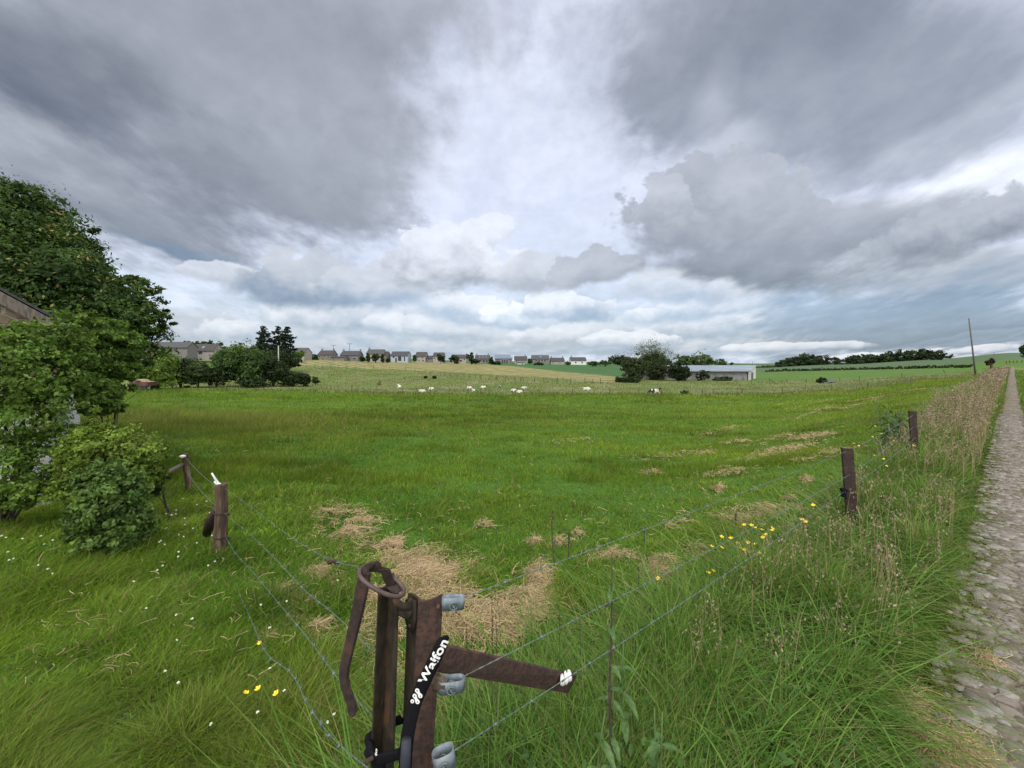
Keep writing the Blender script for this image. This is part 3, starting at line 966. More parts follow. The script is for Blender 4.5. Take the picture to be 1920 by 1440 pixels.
    tag(o, 'small broad leaves of low herbs growing between the grass', 'herbs', kind='stuff')
    # grass creeping on to the stones
    n = 20000
    Y = 1 / (1 / 1.2 + (1 / 30 - 1 / 1.2) * rs.random(n)); L, Rr = path_edges(Y)
    e = rs.random(n)
    X = np.where(rs.random(n) < .6, L - .04 + .34 * e ** 2, L + (Rr - L) * e)
    keep = (fbm(X * 2.2, Y * 1.4, 95, 3) > .52) | ((X - L) < .08)
    X, Y = X[keep], Y[keep]; n = len(X)
    cl = tint(n, (.090, .130, .020), (.190, .190, .050), rs) * (.7 + .5 * rs.random((n, 1)))
    blades('track_grass', np.stack([X, Y, T(X, Y) + .015], -1), .018 + .05 * rs.random(n), .0035 + .0014 * Y, cl, 1.2, 1, rs=rs, label='short yellowish grass and moss growing between the stones of the track')
    # a few blades on the right-hand side beyond the track (green verge)
    n = 26000
    t = rs.random(n); Y = 6 * (70 / 6) ** t
    L, Rr = path_edges(Y)
    X = Rr - .08 + (1.6 + .12 * Y) * rs.random(n)
    cl = tint(n, (.060, .120, .015), (.120, .170, .030), rs) * (.8 + .4 * rs.random((n, 1)))
    blades('trackside_grass', np.stack([X, Y, T(X, Y) - .01], -1), .05 + .09 * rs.random(n), .004 + .0015 * Y, cl, .7, 1, rs=rs, label='short green grass on the right side of the track')
    # seed heads over the verge
    n = 6200
    t = rs.random(n); Y = 1.7 * (50 / 1.5) ** (t ** .8)
    L, Rr = path_edges(Y); fx = 1.22 * Y - 1.4
    a = rs.random(n); X = (fx - .35) * (1 - a) + (L - .15) * a
    nz = fbm(X * .8, Y * .5, 71)
    keep = rs.random(n) < smooth((nz - .40) / .2) * (.16 + .44 * smooth((Y - 2.4) / 9))
    X, Y = X[keep], Y[keep]; n = len(X)
    H_ = (.42 + .42 * smooth((Y - 3) / 8)) * (.75 + .35 * rs.random(n))
    H_ = np.minimum(H_, .5 + .03 * Y + .1)
    Z = T(X, Y)
    lx = (rs.random(n) - .3) * .22; ly = (rs.random(n) - .5) * .2
    K = 12
    base = np.stack([X + lx * H_, Y + ly * H_, Z + H_ * .8], -1)
    tipv = np.stack([X + lx * 1.6 * H_, Y + ly * 1.6 * H_, Z + H_], -1)
    tt = rs.random((n, K))
    ctr = base[:, None] * (1 - tt[..., None]) + tipv[:, None] * tt[..., None]
    sp = (.010 + .012 * np.sin(np.pi * (.15 + .8 * tt))) * (1 + .05 * Y[:, None])
    ctr = ctr + rs.standard_normal((n, K, 3)) * sp[..., None]
    s_ = (.0030 + .0009 * Y)[:, None] * np.ones((1, K))
    dirs = rs.standard_normal((n, K, 3)); dirs[..., 2] = np.abs(dirs[..., 2]) + .8
    dirs /= np.linalg.norm(dirs, axis=-1, keepdims=True)
    sd_ = np.cross(dirs, rs.standard_normal((n, K, 3))); sd_ /= np.linalg.norm(sd_, axis=-1, keepdims=True)
    q0 = ctr - dirs * s_[..., None] * 1.8; q2 = ctr + dirs * s_[..., None] * 1.8
    q1 = ctr + sd_ * s_[..., None] * .8; q3 = ctr - sd_ * s_[..., None] * .8
    V = np.stack([q0, q1, q2, q3], 2).reshape(-1, 3)
    Fc = np.arange(n * K * 4).reshape(-1, 4)
    cl = tint(n, (.26, .195, .145), (.19, .15, .09), rs) * (.7 + .5 * rs.random((n, 1)))
    # stalks
    sw = (.0012 + .0006 * Y)
    s0 = np.stack([X - sw, Y, Z], -1); s1 = np.stack([X + sw, Y, Z], -1)
    mid = np.stack([X + lx * .5 * H_, Y + ly * .5 * H_, Z + H_ * .5], -1); off = np.stack([sw * .8, sw * 0, sw * 0], -1)
    Vs = np.stack([s0, s1, mid + off, mid - off, mid - off, mid + off, tipv + off * .5, tipv - off * .5], 1).reshape(-1, 3)
    Fs = np.arange(n * 8).reshape(-1, 4) + len(V)
    C = np.concatenate([np.repeat(cl, K * 4, 0), np.repeat(tint(n, (.16, .15, .06), (.22, .18, .09), rs), 8, 0)])
    o = npmesh('seed_heads', np.concatenate([V, Vs]), np.concatenate([Fc, Fs]), M['straw'], cols=C)
    tag(o, 'pinkish brown grass seed heads standing over the verge', 'grass seed heads', kind='stuff')
    # rough grass of the grazed pasture behind
    n = 60000
    X, Y = pick(n, 52, 150, -.75, 1.15, rs=rs)
    px = CX + F * X / Y
    diag = np.interp(px, [-400, 500, 560, 760, 950, 1135, 1180, 1200], [120, 120, 150, 143, 110, 86, 92, 92])
    nz = fbm(X * .25, Y * .25, 81)
    keep = (Y > back_edge(px) - 1) & (Y < diag) & (rs.random(n) < .35 + .65 * smooth((nz - .35) / .3))
    X, Y, nz = X[keep], Y[keep], nz[keep]
    cl = tint(len(X), (.060, .105, .026), (.165, .165, .075), rs, np.clip(nz * 1.3 - .2 + .3 * rs.random(len(X)), 0, 1)) * (.75 + .5 * rs.random((len(X), 1)))
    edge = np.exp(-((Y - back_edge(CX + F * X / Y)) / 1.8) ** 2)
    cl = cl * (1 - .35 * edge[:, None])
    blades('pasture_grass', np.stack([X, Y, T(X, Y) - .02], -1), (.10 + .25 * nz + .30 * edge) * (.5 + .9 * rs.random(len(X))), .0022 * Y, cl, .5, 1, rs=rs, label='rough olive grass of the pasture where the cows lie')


build_grass()


# ------------------------------------------------------------------ loose hay
def build_hay():
    rs = np.random.default_rng(77)
    tot = sum(h_[3] for h_ in _hay)
    Ps = []; 
    for (g0, gx, gy, wt) in _hay:
        n = int(62000 * wt / tot)
        rx = abs(gx.x - g0.x); ry = max(abs(gy.y - g0.y), .04); sk = g0.x / max(g0.y, .1)
        a = rs.random(n) * 2 * np.pi; r_ = np.sqrt(rs.random(n)) * (1 + .55 * rs.standard_normal(n))
        yy_ = np.sin(a) * r_ * ry; xx_ = np.cos(a) * r_ * rx + sk * yy_
        X = g0.x + xx_; Y = g0.y + yy_
        keep = fbm(X * 5, Y * 5, 15, 3) + .5 * fbm(X * 2.3, Y * 2.3, 19, 3) > .70
        hgt = .012 + .05 * np.clip(1 - r_, 0, 1) * rs.random(n)
        Ps.append(np.stack([X, Y, hgt, np.full(n, g0.y)], -1)[keep])
    # rows of dried cuttings raked along the mowing direction on the right side of the meadow
    for (x0, y0), (x1, y1), wd, n in (((1300, 856), (1400, 826), .35, 500), ((1385, 880), (1545, 812), .55, 2400), ((1330, 900), (1380, 884), .4, 300), ((1590, 754), (1725, 731), .7, 1500),
                                      ((1480, 790), (1560, 764), .5, 500), ((1560, 770), (1650, 745), .5, 600), ((1310, 820), (1390, 800), .4, 350), ((1460, 772), (1560, 750), .5, 350),
                                      ((1180, 868), (1300, 850), .5, 250), ((1400, 840), (1480, 815), .4, 350), ((1040, 835), (1110, 825), .4, 150), ((1360, 984), (1470, 955), .25, 700), ((240, 792), (340, 786), 1.2, 900), ((1500, 870), (1600, 842), .3, 400), ((260, 727), (560, 728), 1.0, 700)):
        a_ = ground_at(x0, y0); b_ = ground_at(x1, y1)
        t = rs.random(n)
        off = rs.standard_normal(n) * wd * .5
        X = a_.x + (b_.x - a_.x) * t + off * .63; Y = a_.y + (b_.y - a_.y) * t - off * .77
        keep = fbm(X * 1.6, Y * 1.6, 16, 3) > .44
        Ps.append(np.stack([X, Y, .03 + .05 * rs.random(n), Y], -1)[keep])
    # scattered odd straws
    X, Y = pick(1800, 1.9, 14, -1.2, 1.1, k=2, rs=rs)
    kp = (fence_d(X, Y) > .3) & (fbm(X * .8, Y * .8, 18) > .48)
    Ps.append(np.stack([X, Y, .05 + .05 * rs.random(len(X)), Y], -1)[kp])
    A = np.concatenate(Ps); A = A[A[:, 1] > .9]
    n = len(A)
    X, Y = A[:, 0], A[:, 1]
    Z = T(X, Y) + A[:, 2] + .015
    th = rs.random(n) * 2 * np.pi
    ln = (.04 + .12 * rs.random(n) ** 1.5) * (1 + .03 * Y)
    w = .0009 + .0008 * Y
    bend = rs.standard_normal(n) * .5
    S = 4; V = np.zeros((n, S * 2, 3), np.float32)
    x_ = X.copy(); y_ = Y.copy(); z_ = Z.copy(); tilt = rs.standard_normal(n) * .16
    for k in range(S):
        nx, ny = -np.sin(th), np.cos(th)
        V[:, 2 * k] = np.stack([x_ - nx * w / 2, y_ - ny * w / 2, z_], -1)
        V[:, 2 * k + 1] = np.stack([x_ + nx * w / 2, y_ + ny * w / 2, z_ + w * .3], -1)
        x_ = x_ + np.cos(th) * ln / S; y_ = y_ + np.sin(th) * ln / S; z_ = z_ + tilt * ln / S - .004 * k
        th = th + bend
    f = np.array([(0, 1, 3, 2), (2, 3, 5, 4), (4, 5, 7, 6)])
    Fc = (f[None] + (np.arange(n) * 8)[:, None, None]).reshape(-1, 4)
    cl = tint(n, (.44, .325, .18), (.24, .175, .09), rs) * (.7 + .5 * rs.random((n, 1)))
    o = npmesh('loose_hay', V.reshape(-1, 3), Fc, M['straw'], cols=np.repeat(cl, 8, 0))
    tag(o, 'tan dried hay lying loose in patches and rows on the meadow', 'hay', kind='stuff')


build_hay()


# ------------------------------------------------------------------ leaf crowns
def leaves_from(P0, N0, size, rs, long_=1.7, up=.3):
    n = len(P0)
    nrm = N0 + rs.standard_normal((n, 3)) * .75; nrm[:, 2] += up
    nrm /= np.linalg.norm(nrm, axis=1, keepdims=True)
    a = np.cross(nrm, rs.standard_normal((n, 3))); a /= np.linalg.norm(a, axis=1, keepdims=True)
    b_ = np.cross(nrm, a)
    s = (size * (.6 + .8 * rs.random(n)))[:, None]
    droop = nrm * s * -.25
    q0 = P0 - a * s * long_ * .5; q2 = P0 + a * s * long_ * .5 + droop
    q1 = P0 + b_ * s * .5 + a * s * .1; q3 = P0 - b_ * s * .5 + a * s * .1
    return np.stack([q0, q1, q2, q3], 1).reshape(-1, 3)


def crown(name, blobs, n, leaf, c1, c2, parent=None, seed=1, clump=.26, per=60, m='leaf', flat=1.0, up=.3, mottled=None, mott=.0, long_=1.7, keep=None):
    """blobs: (x, y, z, rx, ry, rz) ellipsoids carrying clumps of leaves"""
    rs = np.random.default_rng(seed)
    B = np.array(blobs, float)
    vol = (B[:, 3] * B[:, 4] * B[:, 5]) ** (2 / 3); vol /= vol.sum()
    Ps, Ns, Cs = [], [], []
    for b_, f_ in zip(B, vol):
        m_ = max(40, int(n * f_)); k = max(6, m_ // per)
        d = rs.standard_normal((k, 3)); d /= np.linalg.norm(d, axis=1, keepdims=True)
        rr = (.30 + .70 * rs.random(k) ** .45) * (.74 + .50 * rs.random(k) ** 1.3)
        R3 = b_[3:6]
        cc = b_[:3] + d * rr[:, None] * R3
        idx = rs.integers(0, k, m_)
        cl = clump * (R3.mean()) * (.55 + .9 * rs.random(k))
        off = rs.standard_normal((m_, 3)) * cl[idx][:, None] * .6; off[:, 2] *= .6 * flat
        p = cc[idx] + off
        nn = d[idx] * .7 + off / (cl[idx][:, None] + 1e-6) * .5
        t = np.clip(rs.random(k)[idx] * .75 + .25 * rs.random(m_), 0, 1)
        tone = (.60 + .80 * rs.random(k))[idx] * (.8 + .4 * rs.random(m_))
        col_ = (np.array(c1) * (1 - t[:, None]) + np.array(c2) * t[:, None]) * tone[:, None]
        if mottled is not None:
            spots = (rs.random(k) < mott)[idx] & (rs.random(m_) < .28)
            col_ = np.where(spots[:, None], np.array(mottled) * (.7 + .5 * rs.random((m_, 1))), col_)
        Ps.append(p); Ns.append(nn); Cs.append(col_)
    Pn = np.concatenate(Ps); Nn = np.concatenate(Ns); Cn = np.concatenate(Cs)
    if keep is not None:
        kk = keep(Pn); Pn, Nn, Cn = Pn[kk], Nn[kk], Cn[kk]
    V = leaves_from(Pn, Nn, leaf, rs, long_, up)
    return npmesh(name, V, np.arange(len(V)).reshape(-1, 4), M[m], parent, np.repeat(Cn, 4, 0))


def limbs(name, base, tops, r0, parent, m='bark', seed=1, kids=3, wig=.12, stems=1):
    """tapered trunk(s) with limbs that end inside the crown"""
    r = random.Random(seed); mb = MB()
    base = Vector(base)
    fork = None
    for k, tp in enumerate(tops):
        tp = Vector(tp); L = (tp - base).length
        b0 = base + Vector((r.uniform(-1, 1), r.uniform(-1, 1), 0)) * (r0 * (1.5 if stems > 1 else .25))
        pts = []
        for i in range(6):
            t = i / 5
            bulge = Vector((0, 0, L * .12 * math.sin(math.pi * t)))
            pts.append(b0.lerp(tp, t) + bulge + Vector((r.uniform(-1, 1), r.uniform(-1, 1), r.uniform(-.5, .5))) * L * wig * .3 * math.sin(math.pi * t))
        rad = [r0 * (1 if k == 0 else .7) * (1 - .88 * i / 5) for i in range(6)]
        mb.tube(pts, rad, 7)
        for j in range(kids):
            i = r.choice([2, 3, 4]); s = pts[i]
            e = s + Vector((r.uniform(-1, 1), r.uniform(-1, 1), r.uniform(.2, 1))).normalized() * L * r.uniform(.16, .34)
            mb.tube([s, s.lerp(e, .5) + Vector((0, 0, L * .02)), e], [rad[i] * .55, rad[i] * .35, rad[i] * .1], 5)
    return mb.build(name, M[m], parent, True)


def tree_px(name, x0, x1, ytop, ybase, Y, label, cat='tree', group=None, c1=(.030, .055, .016), c2=(.055, .090, .025), n=2600, blobs=None, seed=1, leaf=None, bare=False, clump=.3, trunk=True, depth=.8, per=26, z=None, low=.05):
    """round-crowned tree or bush standing at distance Y and filling the columns x0..x1 and rows ytop..ybase of the photograph"""
    w = (x1 - x0) / F * Y; h = (ybase - ytop) / F * Y
    cx = ((x0 + x1) / 2 - CX) / F * Y
    zt = EYE - (ytop - HY) / F * Y; zb = zt - h
    gz = Tz(cx, Y)
    if z is not None: gz = z
    root = empty(name, (cx, Y, gz), 0, label, cat, group)
    zb_ = zb - gz; r = random.Random(seed)
    bl = []
    if blobs is None:
        k = 5 if w > h * 1.2 else 4
        hh = h * (1 - low)
        bl.append((0, 0, zb_ + h * low + hh * .5, w * .38, w * .38 * depth, hh * .48))
        for i in range(k):
            a = (i + .5) / k
            bx = (a - .5) * w * .66; rr = r.uniform(.19, .27)
            bl.append((bx, r.uniform(-.25, .25) * w * depth, zb_ + h * low + hh * r.uniform(.34, .66) * (1.08 - abs(a - .5) * .6), w * rr, w * rr, hh * r.uniform(.26, .36)))
    else:
        bl = [((a - .5) * w, b_ * w, zb_ + e * h, f1 * w, f1 * w * depth, f2 * h) for a, b_, e, f1, f2 in blobs]
    crown('crown', bl, n, leaf or max(.10, Y * .0030), c1, c2, root, seed, clump, per)
    if trunk:
        tops = [(b_[0] * .8, b_[1], b_[2]) for b_ in bl[:4]]
        limbs('trunk', (0, 0, -.1), tops, max(.05, w * .028), root, seed=seed, kids=2)
    return root


DK = dict(c1=(.016, .030, .010), c2=(.034, .056, .017))
MD = dict(c1=(.030, .062, .014), c2=(.062, .110, .026))
LT = dict(c1=(.060, .110, .018), c2=(.125, .180, .036))

# ------------------------------------------------------------------ big tree, shrubs and stone barn on the left
ty = 12.5
tb = lambda x, y, Y, rx, rz: ((x - CX) / F * Y - TB.x, Y - TB.y, EYE - (y - HY) / F * Y - TB.z, rx, rx * .9, rz)
TB = Vector((-17.5, 13.5, Tz(-17.5, 13.5)))
root = empty('broadleaf_tree', TB, 0, 'huge dark green broadleaf tree with yellowish seed clusters rising behind the stone barn', 'tree')
BL = [tb(20, 440, 13, 1.8, 1.4), tb(-150, 420, 13.5, 2.6, 2.2), tb(80, 490, 12.8, 1.4, 1.2), tb(140, 530, 12.6, 1.25, 1.1), tb(40, 540, 12.2, 2.2, 1.6), tb(-60, 520, 12, 2.2, 2.2),
      tb(200, 580, 12.4, 1.0, .85), tb(232, 605, 12.2, .85, .75), tb(272, 560, 12.6, .55, .42), tb(282, 604, 12.8, .62, .46), tb(250, 535, 13.5, .6, .4), tb(140, 460, 13.5, .8, .7), tb(75, 415, 13.4, .9, .7),
      tb(245, 650, 12.6, .9, .8), tb(150, 640, 12.0, 1.6, 1.2), tb(0, 650, 13, 2.5, 1.8), tb(25, 372, 13, 1.1, .6), tb(185, 520, 13.4, .6, .5)]
crown('crown', BL, 165000, .056, (.018, .046, .010), (.064, .112, .022), root, 3, .21, 55, mottled=(.30, .26, .10), mott=.14, up=.5, long_=2.3, flat=.8)
limbs('trunk', (0, 0, -.1), [(b_[0], b_[1], b_[2]) for b_ in BL[:9]], .42, root, seed=4, kids=4)

# stone barn: gable end towards the field track
BX = Vector((-6.40, 5.6, 0)); GD = Vector((-.715, -.70, 0)); SD = Vector((-.70, .715, 0))
bz = Tz(-6.4, 5.6) - .25
root = empty('stone_barn', (BX.x, BX.y, bz), 0, 'old rubble stone barn with a grey timber verge board half hidden behind the shrubs', 'barn')
EH, RH, GW, BLn = 2.10 - bz, 2.10 - bz + 2.15, 5.8, 7.0


def bp(a, b_, z): return GD * a + SD * b_ + Vector((0, 0, z))


def stone_wall(N):
    p = pos(N, True)
    p2 = N.mapping(p, scale=(3.6, 3.6, 8), kind='POINT')
    vo = N.node('ShaderNodeTexVoronoi'); N.link(p2, vo.inputs['Vector']); vo.inputs['Scale'].default_value = 1.0
    de = N.node('ShaderNodeTexVoronoi', feature='DISTANCE_TO_EDGE'); N.link(p2, de.inputs['Vector']); de.inputs['Scale'].default_value = 1.0
    r_ = N.sep(vo.outputs['Color'])
    a = N.mix(r_[0], c(.24, .17, .12), c(.33, .28, .22))
    a = N.mix(N.maprange(r_[1], .86, .90), a, c(.17, .062, .045))
    a = N.mix(N.maprange(r_[2], .80, .86), a, c(.40, .38, .36))
    n = N.noise(p, 20, 6, .65)
    a = N.mix(.6, a, N.mix(N.maprange(n, .3, .7), c(.6, .6, .6), c(1.3, 1.3, 1.3)), blend='MULTIPLY')
    ed = N.maprange(de.outputs['Distance'], .03, .12)
    a = N.mix(ed, c(.36, .31, .24), a)
    x, y, z = N.sep(p)
    wh = N.maprange(N.math('ADD', z, N.math('MULTIPLY', N.noise(p, 1.2, 4), .8)), EH + .0, EH - .35)      # limewash on the lower wall
    a = N.mix(N.math('MULTIPLY', wh, .85), a, c(.50, .50, .49))
    return principled(N, a, .95, bump=N.math('ADD', N.math('MULTIPLY', ed, .7), N.math('MULTIPLY', n, .5)), bd=.02, spec=.15)


m_stone = mat('rubble_stone_wall', stone_wall)
gable = [bp(0, 0, 0), bp(GW, 0, 0), bp(GW, 0, EH), bp(GW / 2, 0, RH), bp(0, 0, EH)]
MB().prism(gable, SD * .45).build('gable_wall', m_stone, root)
MB().prism([bp(0, .45, 0), bp(.45, .45, 0), bp(.45, .45, EH - .1), bp(0, .45, EH - .1)], SD * (BLn - .9)).build('side_wall', m_stone, root)
gb2 = [p + SD * (BLn - .45) for p in gable]
MB().prism(gb2, SD * .45).build('rear_gable_wall', m_stone, root)
mb = MB()
up_ = Vector((0, 0, .035)); sl = (RH - EH) / (GW / 2)
for s in (0, 1):
    e = -.10 if s == 0 else GW + .10
    ez = EH - .10 * sl
    q = [bp(e, -.18, ez + .12), bp(GW / 2, -.18, RH + .12), bp(GW / 2, BLn + .1, RH + .12), bp(e, BLn + .1, ez + .12)]
    mb.prism(q, up_)
mb.build('roof', M['slate'], root)
mb = MB()
for s in (0, 1):
    e = -.11 if s == 0 else GW + .11; ez = EH - .11 * sl
    q = [bp(e, -.20, ez - .06), bp(GW / 2, -.20, RH - .06), bp(GW / 2, -.20, RH + .10), bp(e, -.20, ez + .10)]
    mb.prism(q, SD * .035)
mb.build('verge_board', M['wood_grey'], root)


def shrub(name, base, blobs, n, leaf, c1, c2, label, seed, stems=6, per=46, clump=.17, up=.35, dead=.0, cat='shrub'):
    base = Vector(base); base.z = Tz(base.x, base.y)
    root = empty(name, base, 0, label, cat)
    B = [((x - CX) / F * Y - base.x, Y - base.y, EYE - (y - HY) / F * Y - base.z, rx, rx * dp, rz) for x, y, Y, rx, rz, dp in blobs]
    rr = random.Random(seed + 500)                     # leafy shoots that break the outline
    if stems > 3:
        for q_ in list(B):
            for k in range(3):
                a_ = rr.uniform(-1.0, 1.0); hgt = rr.uniform(.5, 1.0)
                B.append((q_[0] + a_ * q_[3] * .95, q_[1] + rr.uniform(-.5, .3) * q_[4], q_[2] + q_[5] * (math.sqrt(max(0, 1 - a_ * a_)) * .95 + .12), q_[3] * .13, q_[3] * .13, q_[5] * .42 * hgt))
    crown('foliage', B, n, leaf, c1, c2, root, seed, clump, per, up=up, mottled=(.10, .07, .04), mott=dead)
    r = random.Random(seed)
    tops = []
    for i in range(stems):
        b_ = B[i % len(B)]
        tops.append((b_[0] + r.uniform(-.5, .5) * b_[3], b_[1], b_[2] + r.uniform(-.2, .5) * b_[5]))
    limbs('stem', (0, 0, -.05), tops, .006 + .0016 * stems, root, seed=seed, kids=3, stems=4)
    return root


shrub('large_shrub', (-5.9, 4.7, 0), [(25, 700, 4.7, .62, .50, .8), (90, 650, 4.9, .40, .35, .8), (30, 790, 4.6, .62, .42, .8), (120, 735, 4.9, .38, .42, .8), (-60, 680, 4.6, .7, .6, .8),
                                      (95, 860, 4.6, .42, .35, .8), (10, 890, 4.4, .5, .3, .8), (60, 640, 4.9, .5, .22, .8), (150, 690, 5.0, .2, .3, .8), (130, 625, 5.0, .22, .22, .8), (60, 925, 4.45, .5, .16, .8), (110, 925, 4.5, .3, .14, .8)],
      34000, .027, (.055, .115, .018), (.155, .235, .042), 'tall loose leafy shrub growing against the stone barn at the left edge', 11, 12, dead=.02)
shrub('elder_shrub', (-7.3, 7.4, 0), [(215, 655, 7.8, .45, .45, .8), (190, 712, 7.4, .45, .40, .8), (160, 655, 7.4, .5, .5, .8), (232, 690, 8.0, .28, .28, .8), (210, 630, 7.8, .35, .3, .8),
                                      (185, 750, 7.0, .35, .28, .8), (150, 620, 7.2, .35, .35, .8), (200, 760, 7.2, .28, .22, .8)],
      34000, .040, (.048, .105, .016), (.130, .205, .036), 'mid green shrub between the big tree and the meadow, behind the barn corner', 12, 8)
shrub('low_shrub', (-4.9, 4.7, 0), [(215, 850, 4.6, .46, .26, .8), (160, 850, 4.6, .30, .24, .8), (270, 880, 4.7, .22, .22, .8), (175, 805, 4.9, .22, .14, .8), (240, 905, 4.5, .30, .2, .8), (150, 900, 4.4, .3, .25, .8)],
      26000, .022, (.070, .130, .014), (.190, .255, .040), 'yellow-green low shrub behind the small round bush', 14, 6)
shrub('box_bush', (-3.72, 3.8, 0), [(210, 950, 3.75, .26, .27, .9), (200, 905, 3.8, .24, .18, .9), (235, 990, 3.75, .22, .19, .9), (165, 980, 3.8, .18, .22, .9), (200, 1010, 3.7, .22, .12, .9)],
      32000, .022, (.032, .070, .014), (.115, .185, .040), 'small round glossy leaved bush standing alone on the lawn', 15, 6, per=30)
shrub('bramble_bush', (-4.1, 4.9, 0), [(295, 895, 4.9, .13, .13, 1), (280, 915, 4.85, .11, .12, 1)],
      3500, .026, (.020, .040, .012), (.045, .075, .02), 'dark little bush right beside the far gate rail', 16, 3)

# ------------------------------------------------------------------ hedge line at the left edge of the meadow
hg = 'trees and bushes of the hedge left of the pasture'


def hedge_item(x0, x1, yt, yb, label, seed, tone, n=3000, name='hedge_bush', cat='bush', **k):
    g0 = ground_at((x0 + x1) / 2, yb)
    return tree_px(name, x0, x1, yt, yb + 1, g0.y, label, cat, hg, seed=seed, n=int(n * 1.7), **tone, **k)


hedge_item(256, 338, 655, 730, 'bright yellow-green tree at the left start of the hedge', 30, dict(c1=(.065, .125, .018), c2=(.135, .200, .035)), 5200, 'hedge_tree', 'tree', low=.02)
hedge_item(312, 366, 660, 727, 'dark narrow bush beside the bright yellow-green tree', 31, DK, 2600)
hedge_item(346, 398, 678, 727, 'low olive hedge bush left of the thorn tree pair', 32, dict(c1=(.028, .048, .014), c2=(.055, .082, .024)), 2600)
hedge_item(376, 436, 684, 726, 'low dark hedge bush in the gap left of the large thorn tree', 33, DK, 2600)
hedge_item(404, 508, 643, 725, 'large round thorn tree with spreading crown, tallest in the hedge', 34, MD, 7000, 'thorn_tree', 'tree', low=.12)
hedge_item(484, 540, 670, 725, 'dark upright bush right of the large thorn tree', 35, DK, 3600)
hedge_item(520, 566, 692, 725, 'low dark hedge bush next to the last bush of the hedge', 36, DK, 2200)
hedge_item(556, 583, 696, 725, 'round dark bush with white blossom at the right end of the hedge', 37, DK, 2400)
hedge_item(450, 500, 706, 727, 'low undergrowth below the large thorn tree', 38, DK, 1600, trunk=False)
hedge_item(584, 600, 703, 722, 'small sapling standing just right of the hedge', 39, MD, 300, 'sapling', 'sapling')
hedge_item(396, 432, 655, 690, 'light green tree peeping over the hedge', 40, dict(c1=(.045, .08, .02), c2=(.085, .125, .035)), 2200, 'hedge_tree', 'tree')
hedge_item(432, 470, 646, 690, 'pale green tree behind the thorn tree', 41, LT, 2200, 'hedge_tree', 'tree')


# ------------------------------------------------------------------ conifers
def conifer(x0, x1, yt, yb, Y, label, seed):
    w = (x1 - x0) / F * Y; cx = ((x0 + x1) / 2 - CX) / F * Y; h = (yb - yt) / F * Y
    zt = EYE - (yt - HY) / F * Y; gz = min(Tz(cx, Y), zt - h)
    root = empty('pine_tree', (cx, Y, gz), 0, label, 'tree', 'dark pines behind the hedge')
    Ht = zt - gz; rs = np.random.default_rng(seed); r = random.Random(seed)
    bl = []
    for i in range(17):
        t = .16 + .82 * i / 16
        rad = w * .80 * (1.04 - t) ** .6 * r.uniform(.55, 1.1)
        a = r.uniform(0, 6.28)
        for s in (0, math.pi, 1.6):
            bl.append((math.cos(a + s) * rad * .55, math.sin(a + s) * rad * .55, Ht * t, rad * .55, rad * .55, Ht * .028))
    crown('crown', bl, 9500, .28, (.012, .022, .012), (.024, .038, .018), root, seed, .35, 20, flat=.8)
    MB().tube([(0, 0, -.2), (0.1, 0, Ht * .5), (0, 0, Ht)], [w * .03, w * .02, .03], 7).build('trunk', M['bark'], root, True)


conifer(470, 516, 611, 692, 118, 'dark pine standing apart at the left of the three tall pines', 51)
conifer(504, 540, 612, 692, 120, 'middle one of the three tall dark pines', 52)
conifer(522, 556, 613, 692, 117, 'rightmost of the three tall dark pines', 53)
tree_px('thicket', 472, 560, 655, 692, 114, 'dark thicket at the foot of the three tall pines', 'bush', seed=54, n=4200, **DK)
tree_px('garden_tree', 551, 572, 655, 677, 180, 'yellow-green round tree right of the pines in front of a pale roof', 'tree', seed=55, n=900, **LT)
for i, (a, b_, t) in enumerate(((345, 358, 636), (358, 370, 639), (370, 384, 637), (384, 398, 636), (400, 420, 639))):
    tree_px('distant_tree', a - 2, b_ + 3, t, 668, 215, ['loose crowned distant tree above the grey farm roof', 'small distant tree between two taller ones behind the farm roofs', 'distant tree over the left part of the brown farm roof', 'distant tree over the right part of the brown farm roof', 'broad distant tree right of the brown farm roof'][i],
            'tree', 'loose trees on the skyline behind the farm', seed=60 + i, n=420, low=.35, **MD)
tree_px('hedge_tree', 420, 470, 645, 668, 170, 'wide mid green tree row behind the thorn tree', 'tree', seed=66, n=1500, **MD)


